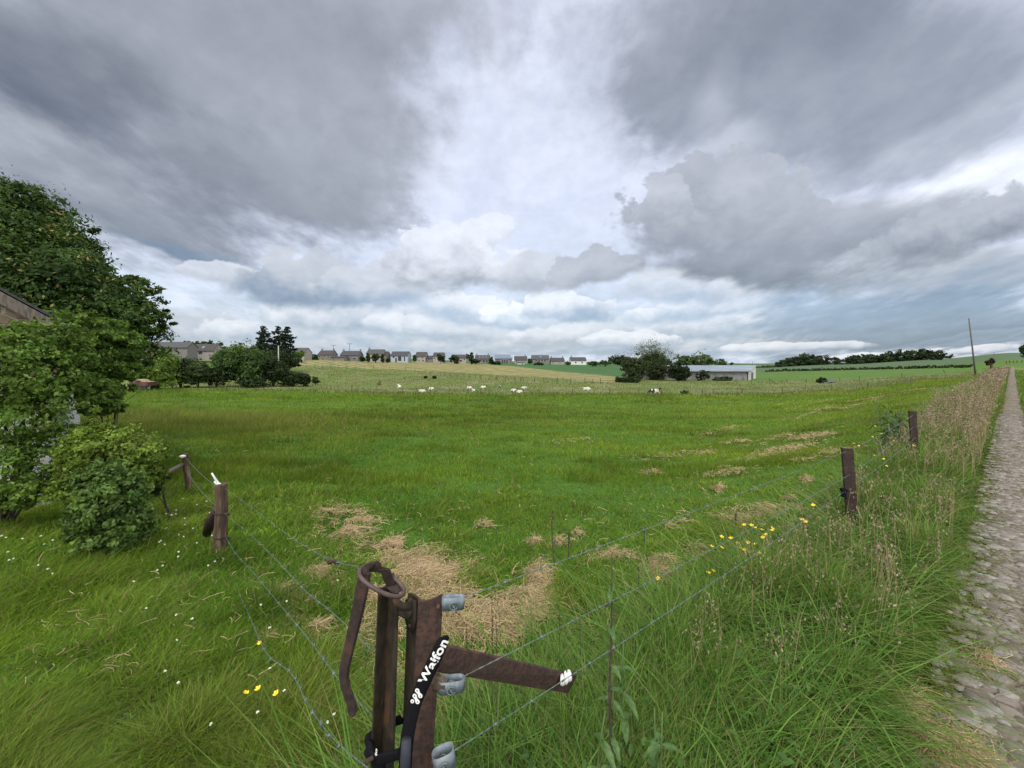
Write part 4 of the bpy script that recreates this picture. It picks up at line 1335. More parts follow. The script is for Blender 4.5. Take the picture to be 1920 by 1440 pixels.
# ------------------------------------------------------------------ houses
def house(x0, x1, yr, ye, yb, Y, roof, wall, label, win=(), door=None, chim=(), hip=0, gable_right=None, name='house', cat='house', group='houses of the village on the skyline', solar=False, dep=8.0, skylights=()):
    s = Y / F
    w = (x1 - x0) * s; cx = ((x0 + x1) / 2 - CX) * s
    zb = EYE - (yb - HY) * s; ze = EYE - (ye - HY) * s; zr = EYE - (yr - HY) * s
    root = empty(name, (cx, Y, zb), 0, label, cat, group)
    he, hr = ze - zb, zr - zb
    W2 = w / 2
    MB().prism([(-W2 + .2, 0, -1.5), (-W2 + .2, 0, he), (-W2 + .2, dep / 2, hr - .1), (-W2 + .2, dep, he), (-W2 + .2, dep, -1.5)][::-1], (w - .4, 0, 0)).build('wall', M[wall], root)
    o = .35
    sl_ = (hr - he) / (dep / 2)
    m1 = MB()
    m1.prism([(-W2, -o, he - o * sl_ + .03), (W2, -o, he - o * sl_ + .03), (W2 - hip, dep / 2, hr), (-W2 + hip, dep / 2, hr)], (0, 0, .14))
    m1.prism([(W2, dep + o, he - o * sl_ + .03), (-W2, dep + o, he - o * sl_ + .03), (-W2 + hip, dep / 2 + .001, hr), (W2 - hip, dep / 2 + .001, hr)], (0, 0, .14))
    rf = m1.build('roof', M[roof], root)
    for cxp in chim:
        MB().box(((cxp - (x0 + x1) / 2) * s, dep / 2 - .2, hr + .35), (.7, .7, 1.5)).build('chimney', M['brick_brown'], rf)
    for a, b_, t in skylights:
        xm = ((a + b_) / 2 - (x0 + x1) / 2) * s; f_ = t
        y_ = dep / 2 * f_; z_ = he + (hr - he) * f_ + .19
        dy = .5
        MB().prism([(xm - (b_ - a) * s / 2, y_ - dy, z_ - dy * sl_), (xm + (b_ - a) * s / 2, y_ - dy, z_ - dy * sl_), (xm + (b_ - a) * s / 2, y_ + dy, z_ + dy * sl_), (xm - (b_ - a) * s / 2, y_ + dy, z_ + dy * sl_)], (0, 0, .05)).build('skylight', M['galv' if not solar else 'glass'], rf)
    for a, b_, t, bt in win:
        xm = ((a + b_) / 2 - (x0 + x1) / 2) * s; zc = zr - ((t + bt) / 2 - yr) * s - zb
        ww, hh = (b_ - a) * s, (bt - t) * s
        fr = MB().box((xm, -.03, zc), (ww, .10, hh)).build('window', M['render_white'], root)
        k = max(1, round(ww / 1.6))
        pm = MB()
        for i in range(k):
            pm.box((xm - ww / 2 + (i + .5) * ww / k, -.09, zc), (ww / k - .14, .04, hh - .16))
        pm.build('pane', M['glass'], fr)
    if door:
        a, b_, t = door
        MB().box((((a + b_) / 2 - (x0 + x1) / 2) * s, -.03, (zr - (t - yr) * s - zb) / 2), ((b_ - a) * s, .1, zr - (t - yr) * s - zb)).build('door', M['slate'], root)
    return root


# roof top, eaves and base rows as seen in the photograph
house(548, 571, 652, 661, 678, 205, 'slate_grey', 'brick_tan', 'pale roofed house half hidden behind the yellow-green tree', win=((564, 566, 664, 667),))
house(595, 622, 657, 665, 678, 222, 'slate_brown', 'brick_brown', 'brown brick house leftmost in the village row, beside the first pole', win=((598, 601, 667, 670), (607, 610, 667, 670), (614, 617, 667, 670)), chim=(598, 620), door=(604, 606, 672))
house(619, 646, 668, 670, 677, 219, 'slate', 'brick_brown', 'low dark flat carport between two houses', win=(), name='carport', cat='carport', dep=6)
house(637, 672, 658, 666, 678, 224, 'slate', 'brick_grey', 'long slate roofed house behind the taller utility pole', win=((640, 643, 668, 671), (650, 655, 670, 675), (662, 668, 670, 675)), chim=(639, 671))
house(686, 717, 655, 663, 679, 226, 'slate_grey', 'brick_tan', 'tall tan brick house with a dark tree in front', win=((688, 690, 665, 669), (710, 713, 666, 669)), chim=(688,))
house(714, 725, 659, 666, 679, 228, 'slate_brown', 'brick_brown', 'narrow brown annex attached right of the tall tan house', win=((718, 721, 668, 671),))
house(732, 765, 659, 667, 679, 230, 'slate', 'render_blue', 'modern pale blue grey house with tall dark window bands', win=((736, 740, 667, 671), (746, 753, 667, 677), (757, 760, 668, 677)), door=(741, 744, 671))
house(778, 798, 660, 668, 680, 232, 'slate_brown', 'brick_tan', 'tan house with a square gable left of the low link building', win=((781, 784, 669, 672), (790, 793, 669, 672), (784, 787, 674, 677), (792, 795, 674, 678)))
house(797, 812, 667, 672, 680, 234, 'slate', 'brick_brown', 'low slate roofed link building between two tan houses', win=((802, 805, 673, 676),))
house(811, 831, 661, 668, 680, 233, 'slate_brown', 'brick_tan', 'tan house partly behind a round tree', win=((813, 816, 670, 673),))
house(845, 875, 665, 671, 681, 236, 'slate_brown', 'brick_tan', 'tan house mostly hidden by a wide dark tree', win=((869, 872, 672, 675),))
house(890, 918, 666, 674, 682, 238, 'slate', 'brick_brown', 'dark slate roofed house with dormers and wide garden windows', win=((893, 900, 675, 680), (905, 915, 675, 680)), chim=(893, 915), skylights=((898, 900, .5), (904, 906, .5), (910, 912, .5)))
house(927, 957, 665, 672, 683, 240, 'slate_blue', 'brick_grey', 'modern house with shiny blue grey roof and dark glazed front', win=((930, 936, 673, 676), (940, 953, 674, 682)), skylights=())
house(955, 961, 670, 674, 683, 243, 'slate_blue', 'brick_tan', 'small lean-to at the right end of the blue grey roofed house', win=((957, 959, 676, 679),))
house(964, 989, 668, 675, 684, 242, 'slate_brown', 'brick_tan', 'tan bungalow behind a small white shed', win=((967, 970, 676, 679), (984, 986, 677, 680)), chim=(985,))
house(969, 984, 679, 680.2, 685, 222, 'slate_grey', 'render_white', 'small white flat roofed shed standing in front of the bungalow', name='garden_shed', cat='shed', dep=5, win=((979, 981, 681, 684),))
house(997, 1030, 666, 673, 684, 243, 'slate_grey', 'brick_grey', 'large grey house with a pale balcony band across its front', win=((1003, 1024, 674, 678), (1005, 1010, 680, 683)), skylights=((1012, 1016, .5),))
house(1032, 1059, 671, 677, 684, 244, 'slate_brown', 'brick_tan', 'low tan house right of the large grey house', win=((1036, 1039, 679, 681), (1048, 1052, 679, 681)), chim=(1035, 1056))
house(1070, 1100, 670, 676, 684, 246, 'slate', 'render_white', 'last village house on the right, dark roof and pale walls', win=((1078, 1081, 678, 681), (1090, 1093, 678, 681)), chim=(1073,))
# farm on the left
house(255, 352, 641, 651, 668, 150, 'slate_grey', 'brick_grey', 'long grey roofed farm building left of the brown roofed farmhouse', group='farm buildings on the left skyline', name='farm_building', cat='farm building', win=((284, 288, 655, 662),), dep=5)
house(340, 401, 645, 657, 669, 160, 'slate_brown', 'brick_tan', 'farmhouse with a wide brown tiled roof and one skylight', group='farm buildings on the left skyline', name='farmhouse', cat='farmhouse', win=((372, 380, 659, 664),), skylights=((374, 379, .45),), dep=6)

tg = 'garden trees between the village houses'
for i, (a, b_, t, bt, lab, tone) in enumerate((
        (574, 590, 664, 678, 'low round bush at the left start of the village row', MD), (583, 598, 663, 678, 'green bush touching the brown brick house', MD),
        (675, 685, 667, 679, 'small bush between slate roofed and tall tan house', DK), (695, 714, 660, 680, 'dark round tree in front of the tall tan house', DK), (686, 694, 663, 680, 'slim tree at the left corner of the tall tan house', MD),
        (714, 720, 664, 681, 'slim dark tree in front of the narrow brown annex', DK), (724, 730, 671, 680, 'little bush left of the modern pale blue grey house', DK),
        (774, 781, 663, 680, 'thin tree at the left corner of the tan house with square gable', MD), (819, 834, 663, 681, 'round tree in front of the right tan house', DK), (840, 866, 663, 682, 'wide dark tree hiding a tan house', DK),
        (874, 893, 660, 681, 'tall dark tree left of the house with dormers', DK), (884, 900, 673, 683, 'low round shrub under the tall dark tree', DK), (916, 926, 670, 682, 'small tree between dormer house and blue grey house', MD),
        (914, 940, 677, 684, 'dark clipped hedge in front of the blue grey house', DK), (990, 998, 672, 683, 'small tree between bungalow and large grey house', MD), (1000, 1022, 680, 685, 'low hedge in front of the large grey house', DK),
        (1060, 1070, 677, 685, 'low bush between the last two village houses', MD), (1100, 1122, 675, 686, 'light green hedge right of the last village house', MD), (1120, 1150, 676, 686, 'continuing hedge towards the distant wood', MD))):
    tree_px('garden_tree', a, b_, t, bt, 216 if i != 3 else 214, lab, 'tree', tg, seed=100 + i, n=520, **tone)
tree_px('distant_wood', 1140, 1185, 664, 686, 300, 'dark distant wood left of the thorn tree beside the shed', 'wood', seed=130, n=1600, **DK)


def hill_wood(x0, x1, tops, yb, Y, label, seed, n):
    """a far-off wood that reads as one mass"""
    s = Y / F; bl = []
    r = random.Random(seed)
    xs = np.arange(x0 + 6, x1 - 3, 7)
    for x in xs:
        t = np.interp(x, [a for a, _ in tops], [b_ for _, b_ in tops]) + r.uniform(-1.0, 1.6)
        h = (np.interp(x, [x0, x1], yb) - t) * s
        for k in range(2):
            bl.append(((x - CX) * s + r.uniform(-1, 1) * s * 3, Y + k * 9 + r.uniform(-4, 4), EYE - (t - HY) * s - h * .5, s * r.uniform(6.5, 9.5), s * 8, h * .52))
    o = crown('woodland', bl, n, 1.15, (.018, .034, .014), (.034, .056, .022), None, seed, .30, 24)
    tag(o, label, 'wood', kind='stuff')


hill_wood(1459, 1570, ((1459, 688), (1470, 676), (1485, 668), (1510, 666), (1550, 665), (1562, 668), (1570, 682)), (694, 689), 420, 'low rounded dark wood on the right skyline, nearer the shed', 141, 9000)
hill_wood(1588, 1782, ((1588, 672), (1600, 668), (1640, 663), (1672, 664), (1685, 658), (1740, 656), (1770, 658), (1782, 672)), (688, 674), 430, 'long dark wood on the right skyline, nearer the leaning pole', 142, 14000)
tree_px('distant_tree', 1420, 1460, 685, 693, 420, 'low dark trees on the skyline left of the rounded wood', 'tree', seed=143, n=500, **DK)
tree_px('distant_tree', 1565, 1592, 679, 690, 425, 'small dark tree between the two woods', 'tree', seed=144, n=400, **DK)
tree_px('dark_tree', 1911, 1935, 643, 668, 190, 'dark round tree cut by the right picture edge', 'tree', seed=145, n=1200, **DK)
# ditch lines with low hedge between the fields on the right
for (xa, ya), (xb, yb), nm, sd in (((1440, 697), (1825, 689), 'low dark hedge line crossing the green fields below the woods', 146), ((1160, 717), (1200, 718), 'low dark scrub left of the thorn tree', 147)):
    bl = []
    for x in np.arange(xa, xb, 5):
        g0 = ground_at(x, np.interp(x, [xa, xb], [ya, yb]))
        bl.append((g0.x, g0.y, g0.z + .5, g0.y * .006, g0.y * .006, .55 + .5 * random.random()))
    o = crown('hedgerow', bl, 2600, .5 if sd == 146 else .25, (.016, .030, .010), (.034, .055, .018), None, sd, .4, 30)
    tag(o, nm, 'hedge')

# ------------------------------------------------------------------ long shed and the trees round it
SY = 100.0
s = SY / F
x0w, x1w, x2w = (1202 - CX) * s, (1403 - CX) * s, (1417 - CX) * s * 1.17
zb = EYE - (714 - HY) * s; ze = EYE - (696 - HY) * s
root = empty('cattle_shed', (x0w, SY, zb), 0, 'long low concrete block shed with blue grey sheet roof behind the cows', 'shed')
Lw = x1w - x0w; Dp = 13.0
heave = ze - zb
Y2 = SY + Dp; hb = (EYE - (686 - HY) * Y2 / F) - zb
x3 = (1417 - CX) * Y2 / F - x0w
mw = MB()
mw.prism([(0, 0, -1), (Lw, 0, -1), (Lw, 0, heave), (0, 0, heave)][::-1], (0, .25, 0)).build('front_wall', M['concrete'], root)
MB().prism([(Lw, 0, -1), (x3, Dp, -1), (x3, Dp, hb), (Lw, 0, heave)], (-.25, .0, 0)).build('gable_wall', M['render_white'], root)
MB().prism([(0, Dp, -1), (x3, Dp, -1), (x3, Dp, hb), (0, Dp, hb)], (0, .25, 0)).build('rear_wall', M['concrete'], root)
MB().prism([(0, 0, -1), (0, Dp, -1), (0, Dp, hb), (0, 0, heave)][::-1], (.25, .0, 0)).build('left_wall', M['concrete'], root)
mb = MB()
ss = (hb - heave) / Dp
nrib = 44
mb.prism([(-.3, -.5, heave - .5 * ss + .03), (Lw + .4, -.5, heave - .5 * ss + .03), (x3 + .4, Dp + .3, hb + .3 * ss + .03), (-.3, Dp + .3, hb + .3 * ss + .03)], (0, 0, .12))
rf = mb.build('roof', M['metal_roof'], root)
mb = MB()
for i in range(nrib):
    t = i / (nrib - 1); xa = -.3 + (Lw + .7) * t; xb = -.3 + (x3 + .7) * t
    mb.prism([(xa - .05, -.5, heave - .5 * ss + .15), (xa + .05, -.5, heave - .5 * ss + .15), (xb + .05, Dp + .3, hb + .3 * ss + .15), (xb - .05, Dp + .3, hb + .3 * ss + .15)], (0, 0, .04))
mb.build('roof_ribs', M['metal_roof'], rf)
MB().box((Lw / 2, -.53, heave - .04), (Lw + .8, .06, .22)).build('gutter', M['galv'], root)
dn = MB().prism([(Lw + (x3 - Lw) * .36, Dp * .36, -.8), (Lw + (x3 - Lw) * .62, Dp * .62, -.8), (Lw + (x3 - Lw) * .62, Dp * .62, 1.9), (Lw + (x3 - Lw) * .36, Dp * .36, 1.9)], (.06, 0, 0)).build('door', M['wood_grey'], root)
for xp in (1333, 1366):
    MB().box(((xp - 1202) * s, -.06, heave * .42), (.7, .12, heave * .6)).build('buttress', M['brick_grey'], root)
sg = 'trees standing round the long shed'
tree_px('thorn_tree', 1165, 1212, 664, 719, 92, 'dense round dark thorn tree at the left end of the long shed', 'tree', sg, seed=151, n=6000, **dict(c1=(.026, .040, .014), c2=(.050, .070, .024)))
tree_px('sparse_tree', 1178, 1270, 631, 700, 104, 'tall sparse tree with thin airy crown behind the left part of the shed', 'tree', sg, seed=152, n=5200, leaf=.13, clump=.30, low=.1, per=26, **dict(c1=(.060, .080, .030), c2=(.10, .12, .05)))
tree_px('round_tree', 1190, 1262, 660, 700, 102, 'dark olive tree mass under the sparse tree', 'tree', sg, seed=153, n=5200, **dict(c1=(.028, .044, .014), c2=(.055, .075, .026)))
tree_px('ivy_tree', 1216, 1250, 668, 717, 96, 'upright ivy clad tree in front of the shed wall', 'tree', sg, seed=154, n=3400, **dict(c1=(.024, .040, .014), c2=(.045, .065, .022)))
tree_px('holly_bush', 1250, 1297, 680, 716, 94, 'very dark rounded bush in front of the middle of the shed', 'bush', sg, seed=155, n=5200, **dict(c1=(.012, .022, .010), c2=(.022, .036, .012)))
tree_px('young_tree', 1306, 1330, 691, 717, 95, 'small dark young tree in front of the right part of the shed wall', 'tree', sg, seed=156, n=900, **DK)
tree_px('willow_tree', 1262, 1300, 664, 698, 118, 'loose light green tree behind the shed roof, left one', 'tree', sg, seed=157, n=1500, low=.2, **MD)
tree_px('willow_tree', 1292, 1340, 661, 698, 119, 'feathery light green tree behind the middle of the shed roof', 'tree', sg, seed=158, n=2000, low=.2, clump=.38, **dict(c1=(.050, .08, .022), c2=(.09, .125, .045)))
tree_px('round_tree', 1340, 1368, 673, 700, 135, 'round green tree behind the shed roof right of the feathery one', 'tree', sg, seed=159, n=1400, **MD)
tree_px('round_tree', 1362, 1380, 679, 700, 136, 'smallest round tree behind the right part of the shed roof', 'tree', sg, seed=160, n=700, **MD)
tree_px('scrub_bush', 1335, 1376, 706, 717, 93, 'low scrub along the foot of the shed wall', 'bush', sg, seed=161, n=1000, trunk=False, **DK)
# limbs of the sparse tree show clearly
limbs('branches', (0, 0, 2), [(random.Random(i).uniform(-5, 6), random.Random(i + 9).uniform(-2, 2), random.Random(i + 5).uniform(5, 9.6)) for i in range(16)], .13,
      [o for o in bpy.data.objects if o.name.startswith('sparse_tree')][0], seed=3, kids=9)


# ------------------------------------------------------------------ poles
def pole(x, yt, xb, yb, Y, r0, label, m='pole', cross=0, name='utility_pole', foot=None):
    s = Y / F
    bx = (xb - CX) * s; zb_ = EYE - (yb - HY) * s; gz = min(Tz(bx, Y), zb_)
    root = empty(name, (bx, Y, gz), 0, label, 'utility pole')
    top = Vector(((x - xb) * s, 0, EYE - (yt - HY) * s - gz))
    MB().tube([(0, 0, -.4), top * .5, top], [r0, r0 * .85, r0 * .7], 9).build('shaft', M[m], root, True)
    if cross:
        b = MB().box(top + Vector((0, -.1, -.25)), (cross * s, .12, .14)).build('crossarm', M[m], root)
        for k in (-.45, 0, .45):
            MB().tube([top + Vector((k * cross * s, -.1, -.2)), top + Vector((k * cross * s, -.1, .12))], .07, 6).build('insulator', M['glass'], b)
    else:
        MB().tube([top + Vector((0, 0, -.02)), top + Vector((0, 0, .05))], [r0 * .78, r0 * .5], 9).build('cap', M['galv'], root)
    return root


pole(625, 647, 625, 678, 215, .16, 'wooden utility pole with crossarm left of the long slate roofed house', cross=8)
pole(655.5, 644, 655.5, 678, 212, .17, 'taller wooden utility pole with crossarm in front of the long slate roofed house', cross=9)
pole(522, 648, 522.5, 678, 110, .17, 'pale concrete pole standing in front of the tall pines', m='pole_pale')
pole(1816.5, 597, 1829.5, 690, 62, .11, 'dark leaning wooden pole rising beside the track on the right')
pole(1863.5, 662, 1864.5, 672, 380, .18, 'tiny far pole with crossarm on the right hill', cross=3)
pole(1411, 677, 1411, 690, 250, .12, 'thin far mast above the right end of the shed', name='mast')

# ------------------------------------------------------------------ fences in the distance
def straight_wire(mb, a, b_, r_, sag=.0, n=6):
    a, b_ = Vector(a), Vector(b_)
    mb.tube([a.lerp(b_, i / n) - Vector((0, 0, sag * math.sin(math.pi * i / n))) for i in range(n + 1)], r_, 5)


def far_fence(name, pts, label, h, r_, wires=(.35, .65, .92), m='wood_brown', alt=None, group=None, wr=.006, lean=None):
    """pts: picture positions of the feet of the posts"""
    G = [ground_at(x, y) for x, y in pts]
    o0 = G[0]
    root = empty(name, o0, 0, label, 'fence', group)
    rr = random.Random(len(pts) * 7)
    for i, g0 in enumerate(G):
        hh = h * rr.uniform(.85, 1.15)
        ln = (lean or {}).get(i, rr.uniform(-.06, .06)) * hh
        mm = alt.get(i, m) if alt else m
        p = g0 - o0
        rr_ = r_ * (1.5 if alt and i in alt else 1)
        b = MB(); b.tube([p + Vector((0, 0, -.1)), p + Vector((ln, 0, hh))], [rr_, rr_ * .9], 7)
        b.build('post', M[mm], root)
    for wz in wires:
        b = MB()
        for a, b2 in zip(G[:-1], G[1:]):
            straight_wire(b, a - o0 + Vector((0, 0, h * wz)), b2 - o0 + Vector((0, 0, h * wz)), wr, .02, 2)
        b.build('wire', M['wire'], root)
    return root


BF = [(635, 731), (660, 733), (671, 734), (705, 736), (755, 738), (782, 738), (808, 739), (842, 739), (853, 739), (878, 740), (902, 740), (917, 740), (961, 741), (967, 741), (1011, 741), (1073, 741.5), (1114, 741.5), (1144, 741.5), (1198, 741), (1240, 741), (1290, 740), (1317, 739.5), (1337, 739), (1392, 738), (1467, 738), (1510, 734), (1560, 730), (1627, 726), (1709, 723)]
far_fence('pasture_fence', BF, 'post and wire fence along the far edge of the meadow in front of the cows', .85, .045, alt={25: 'wood_grey', 28: 'wood_grey'}, wr=.008)
DF = [(560, 690), (575, 690), (590, 690), (605, 690), (620, 690.5), (635, 690.5), (650, 691), (666, 691), (683, 691.5), (700, 692), (730, 692.5), (760, 693), (778, 696), (797, 700), (825, 704), (833, 705), (845, 706), (857, 707), (870, 708), (880, 709.5), (892, 710.5), (902, 711.5), (917, 713), (932, 713.5), (948, 715), (966, 716), (976, 716), (981, 716.5), (1002, 717.5), (1020, 718.5), (1045, 719), (1070, 719.5), (1097, 720), (1112, 720), (1126, 720)]
far_fence('field_fence', DF, 'line of short posts between cow pasture and the striped hay field', 1.15, .06, wires=(.55, .9), wr=.008)
YF = [(1318, 717), (1382, 719), (1409, 720), (1443, 719), (1477, 718.5), (1512, 717.5)]
far_fence('yard_fence', YF, 'rickety post fence at the right end of the shed with slanting braces', .95, .06, wires=(.5, .85), wr=.008, lean={4: -.45})
yf = [o for o in bpy.data.objects if o.name == 'yard_fence'][0]
for (xa, ya), (xb, yb) in (((1373, 719.5), (1381, 711)), ((1455, 719.5), (1443.5, 711.5))):
    ga = ground_at(xa, ya); sY = ga.y
    MB().tube([ga - yf.location, P(xb, yb, sY) - yf.location], .06, 6).build('brace', M['wood_brown'], yf)
RF = [(1611.5, 714), (1658, 712), (1690, 711), (1712, 711)]
far_fence('meadow_fence', [(1575, 716), (1611.5, 714), (1691, 708), (1772, 700)], 'thin post fence on the bright green meadow right of the stone trough', 1.0, .06, wires=(.5, .9), wr=.008, lean={3: -.5})
far_fence('hill_fence', [(1887, 682), (1893, 681.5), (1900, 681), (1907, 680.5), (1916, 680)], 'dark stubby posts beside the far end of the track', 1.1, .16, wires=(.7,), wr=.01)
# ivy covered gatepost by the track
g0 = ground_at(1857, 690)
root = empty('gatepost', P(1857, 690, 50), 0, 'dark ivy covered gatepost beside the far part of the track', 'post')
crown('ivy', [(-.22, 0, .62, .30, .26, .38), (.12, 0, .75, .28, .24, .42)], 900, .10, (.028, .022, .014), (.055, .038, .022), root, 171, .3, 20)
MB().box((0.12, 0, .5), (.2, .2, 1.15), bev=.02).build('post', M['wood_brown'], root)

# stone trough with a bush, red trailer, stump
g0 = ground_at(1550, 718.5)
s = g0.y / F
root = empty('water_trough', g0, 0, 'long grey water trough on the bright green meadow beside a dark bush', 'trough')
b = MB(); b.box((0, 0, .28), (25 * s, .9, .10), bev=.03); b.box((0, -.4, .48), (25 * s, .08, .34), bev=.02); b.box((0, .4, .48), (25 * s, .08, .34), bev=.02)
b.box((-12.2 * s, 0, .48), (.08, .72, .34)); b.box((12.2 * s, 0, .48), (.08, .72, .34)); b.build('basin', M['galv'], root)
for k in (-9, 9): MB().box((k * s, 0, .1), (.3, .7, .28)).build('leg', M['concrete'], root)
tree_px('trough_bush', 1531, 1548, 706, 719, g0.y, 'dark little bush at the left end of the water trough', 'bush', seed=172, n=500, trunk=False, **DK)
g0 = ground_at(270, 733)
s = g0.y / F
root = empty('farm_trailer', g0, 0, 'low faded red farm trailer loaded with hay under the hedge', 'trailer')
b = MB(); b.box((0, 0, .85), (34 * s, 1.9, .12)); b.box((0, -.93, 1.15), (34 * s, .06, .5)); b.box((0, .93, 1.15), (34 * s, .06, .5)); b.box((-17 * s, 0, 1.15), (.06, 1.8, .5)); b.box((17 * s, 0, 1.15), (.06, 1.8, .5))
b.build('body', M['red_paint'], root)
mbh = MB()
rr = random.Random(4)
for i in range(9):
    mbh.box((-14 * s + i * 3.2 * s, rr.uniform(-.3, .3), 1.38 + .25 * math.sin(i * .39 + .3)), (4.2 * s, 1.3, .35), Matrix.Rotation(rr.uniform(-.3, .3), 3, 'Y'), bev=.08)
tag(mbh.build('hay_load', M['hay'], None), 'heap of tan hay on the low red trailer', 'hay heap').location = root.location
for kx in (-9, 9):
    for ky in (-.8, .8):
        w_ = MB(); n_ = 14
        w_.prism([(kx * s + .42 * math.cos(2 * math.pi * i / n_), ky - .1, .42 + .42 * math.sin(2 * math.pi * i / n_)) for i in range(n_)][::-1], (0, .2, 0)).build('wheel', M['rubber'], root)
g0 = ground_at(711, 722)
root = empty('tree_stump', g0, 0, 'short brown stump standing in the pasture left of the cows', 'stump')
MB().tube([(0, 0, -.1), (0, 0, .2), (.03, 0, .45), (.05, 0, .95)], [.42, .32, .24, .14], 9).build('trunk', M['wood_brown'], root, True)
MB().tube([(0, 0, .2), (-.25, 0, .32), (-.55, 0, .2)], [.16, .12, .06], 7).build('root', M['wood_brown'], root, True)
for x, y, sd, lab in ((798, 710, 173, 'smaller dark tuft in the pasture above the cows'), (815, 710.5, 174, 'larger dark tuft in the pasture above the cows')):
    g0 = ground_at(x, y)
    tree_px('rush_tuft', x - (3 if sd == 173 else 4), x + (3 if sd == 173 else 4), y - 6, y, g0.y, lab, 'tuft', seed=sd, n=160, trunk=False, **DK)
g0 = ground_at(1282, 741)
tree_px('weed_clump', 1274, 1292, 730, 742, g0.y, 'dark weed clump on the meadow edge right of the pied cow', 'weeds', seed=175, n=500, trunk=False, leaf=.09, **MD)


# ------------------------------------------------------------------ cows
def cow_mesh(name, head_turn=0.0, head_low=0.0):
    """lying cow grown from one connected skeleton"""
    V = [(-1.0, 0, .50), (-.70, 0, .56), (-.25, 0, .52), (.25, 0, .54), (.55, 0, .62)]
    Rd = [.20, .33, .38, .36, .28]
    E = [(0, 1), (1, 2), (2, 3), (3, 4)]
    def ad(p, r_, frm):
        V.append(p); Rd.append(r_); E.append((frm, len(V) - 1)); return len(V) - 1
    t = head_turn
    n1 = ad((.82, .10 * t, .86 - head_low * .25), .17, 4)
    n2 = ad((1.00, .25 * t, 1.06 - head_low * .5), .14, n1)
    h1 = ad((1.12, .42 * t, 1.03 - head_low * .55), .125, n2)
    h2 = ad((1.32 - .12 * abs(t), .62 * t, .88 - head_low * .55), .085, h1)
    h3 = ad((1.40 - .14 * abs(t), .70 * t, .81 - head_low * .5), .07, h2)
    for s_ in (-1, 1):
        e1 = ad((1.02, .25 * t + .17 * s_, 1.07 - head_low * .5), .045, n2); ad((.98, .25 * t + .29 * s_, 1.04 - head_low * .5), .03, e1)
        f1 = ad((.62, .27 * s_, .24), .12, 4 if s_ < 0 else 3); f2 = ad((.98, .30 * s_, .14), .075, f1); f3 = ad((.66, .36 * s_, .07), .055, f2); ad((.55, .37 * s_, .06), .05, f3)
        b1 = ad((-.55, .34 * s_, .30), .19, 1); b2 = ad((-.12, .50 * s_, .22), .11, b1); b3 = ad((-.55, .58 * s_, .09), .06, b2); ad((-.30, .60 * s_, .05), .05, b3)
    t1 = ad((-1.16, .02, .42), .05, 0); t2 = ad((-1.20, .08, .20), .03, t1); ad((-1.14, .2, .06), .045, t2)
    me = bpy.data.meshes.new(name + '_skeleton'); me.from_pydata(V, E, []); me.update()
    ob = bpy.data.objects.new(name + '_skeleton', me); COL.objects.link(ob)
    ob.modifiers.new('skin', 'SKIN')
    sv = me.skin_vertices[0].data
    for i, r_ in enumerate(Rd):
        sv[i].radius = (r_, r_); sv[i].use_root = (i == 2)
    sb = ob.modifiers.new('sub', 'SUBSURF'); sb.levels = 2; sb.render_levels = 2
    dg = bpy.context.evaluated_depsgraph_get(); dg.update()
    out = bpy.data.meshes.new_from_object(ob.evaluated_get(dg))
    out.name = name
    bpy.data.objects.remove(ob)
    out.polygons.foreach_set('use_smooth', [True] * len(out.polygons))
    return out


cm = {'straight': cow_mesh('body_straight'), 'turned': cow_mesh('body_turned', .9), 'low': cow_mesh('body_low', -.6, .55)}
for k in list(cm):
    for mm in ('cow_white', 'cow_head', 'cow_pied'):
        m2 = cm[k].copy(); m2.materials.clear(); m2.materials.append(M[mm]); cm[(k, mm)] = m2
# px, row of the belly line, side (+1 head right), yaw off side view, wanted width in px, pose, hide, label
COWS = [(749, 728, -1, 68, 12, 'turned', 'cow_white', 'white cow lying with its back to the viewer, leftmost of the herd'),
        (791, 736, -1, 14, 18, 'low', 'cow_white', 'white cow lying stretched out, lowest at the left of the herd'),
        (808, 731, -1, 20, 15, 'straight', 'cow_head', 'white cow with a black head facing left'),
        (880, 729, -1, 25, 14, 'low', 'cow_white', 'white cow lying behind a smaller one, left of the herd middle'),
        (888, 734, -1, 62, 10, 'turned', 'cow_white', 'white cow lying half in front of another white cow'),
        (907, 728, 1, 15, 14, 'straight', 'cow_head', 'white cow with dark head raised facing right'),
        (937, 727, 1, 66, 9, 'straight', 'cow_pied', 'small looking black and white cow seen head on'),
        (964, 734, 1, 15, 15, 'straight', 'cow_head', 'white cow with dark head lying behind the lowest cow of the middle trio'),
        (975, 737, 1, 10, 16, 'turned', 'cow_head', 'white cow lowest of the middle trio, dark patch at its head'),
        (983, 729, 1, 20, 13, 'low', 'cow_white', 'all white cow at the back of the middle trio'),
        (1100, 732, -1, 12, 18, 'low', 'cow_white', 'lone white cow lying far to the right of the herd middle'),
        (1227, 739, 1, 8, 30, 'straight', 'cow_pied', 'black and white cow lying near the fence, largest and rightmost')]
for i, (x, y, side, yaw, wpx, pose, hide, lab) in enumerate(COWS):
    g0 = ground_at(x, y)
    wm = wpx / F * g0.y
    L = 2.55 * abs(math.cos(R(yaw))) + 1.0 * abs(math.sin(R(yaw)))
    o = bpy.data.objects.new('cow', cm[(pose, hide)])
    link(o); o.location = g0 - Vector((0, 0, .02)); o.scale = [wm / L] * 3
    o.rotation_euler = (0, 0, R(yaw) if side > 0 else R(180 - yaw))
    tag(o, lab, 'cow', 'cows lying in the pasture')


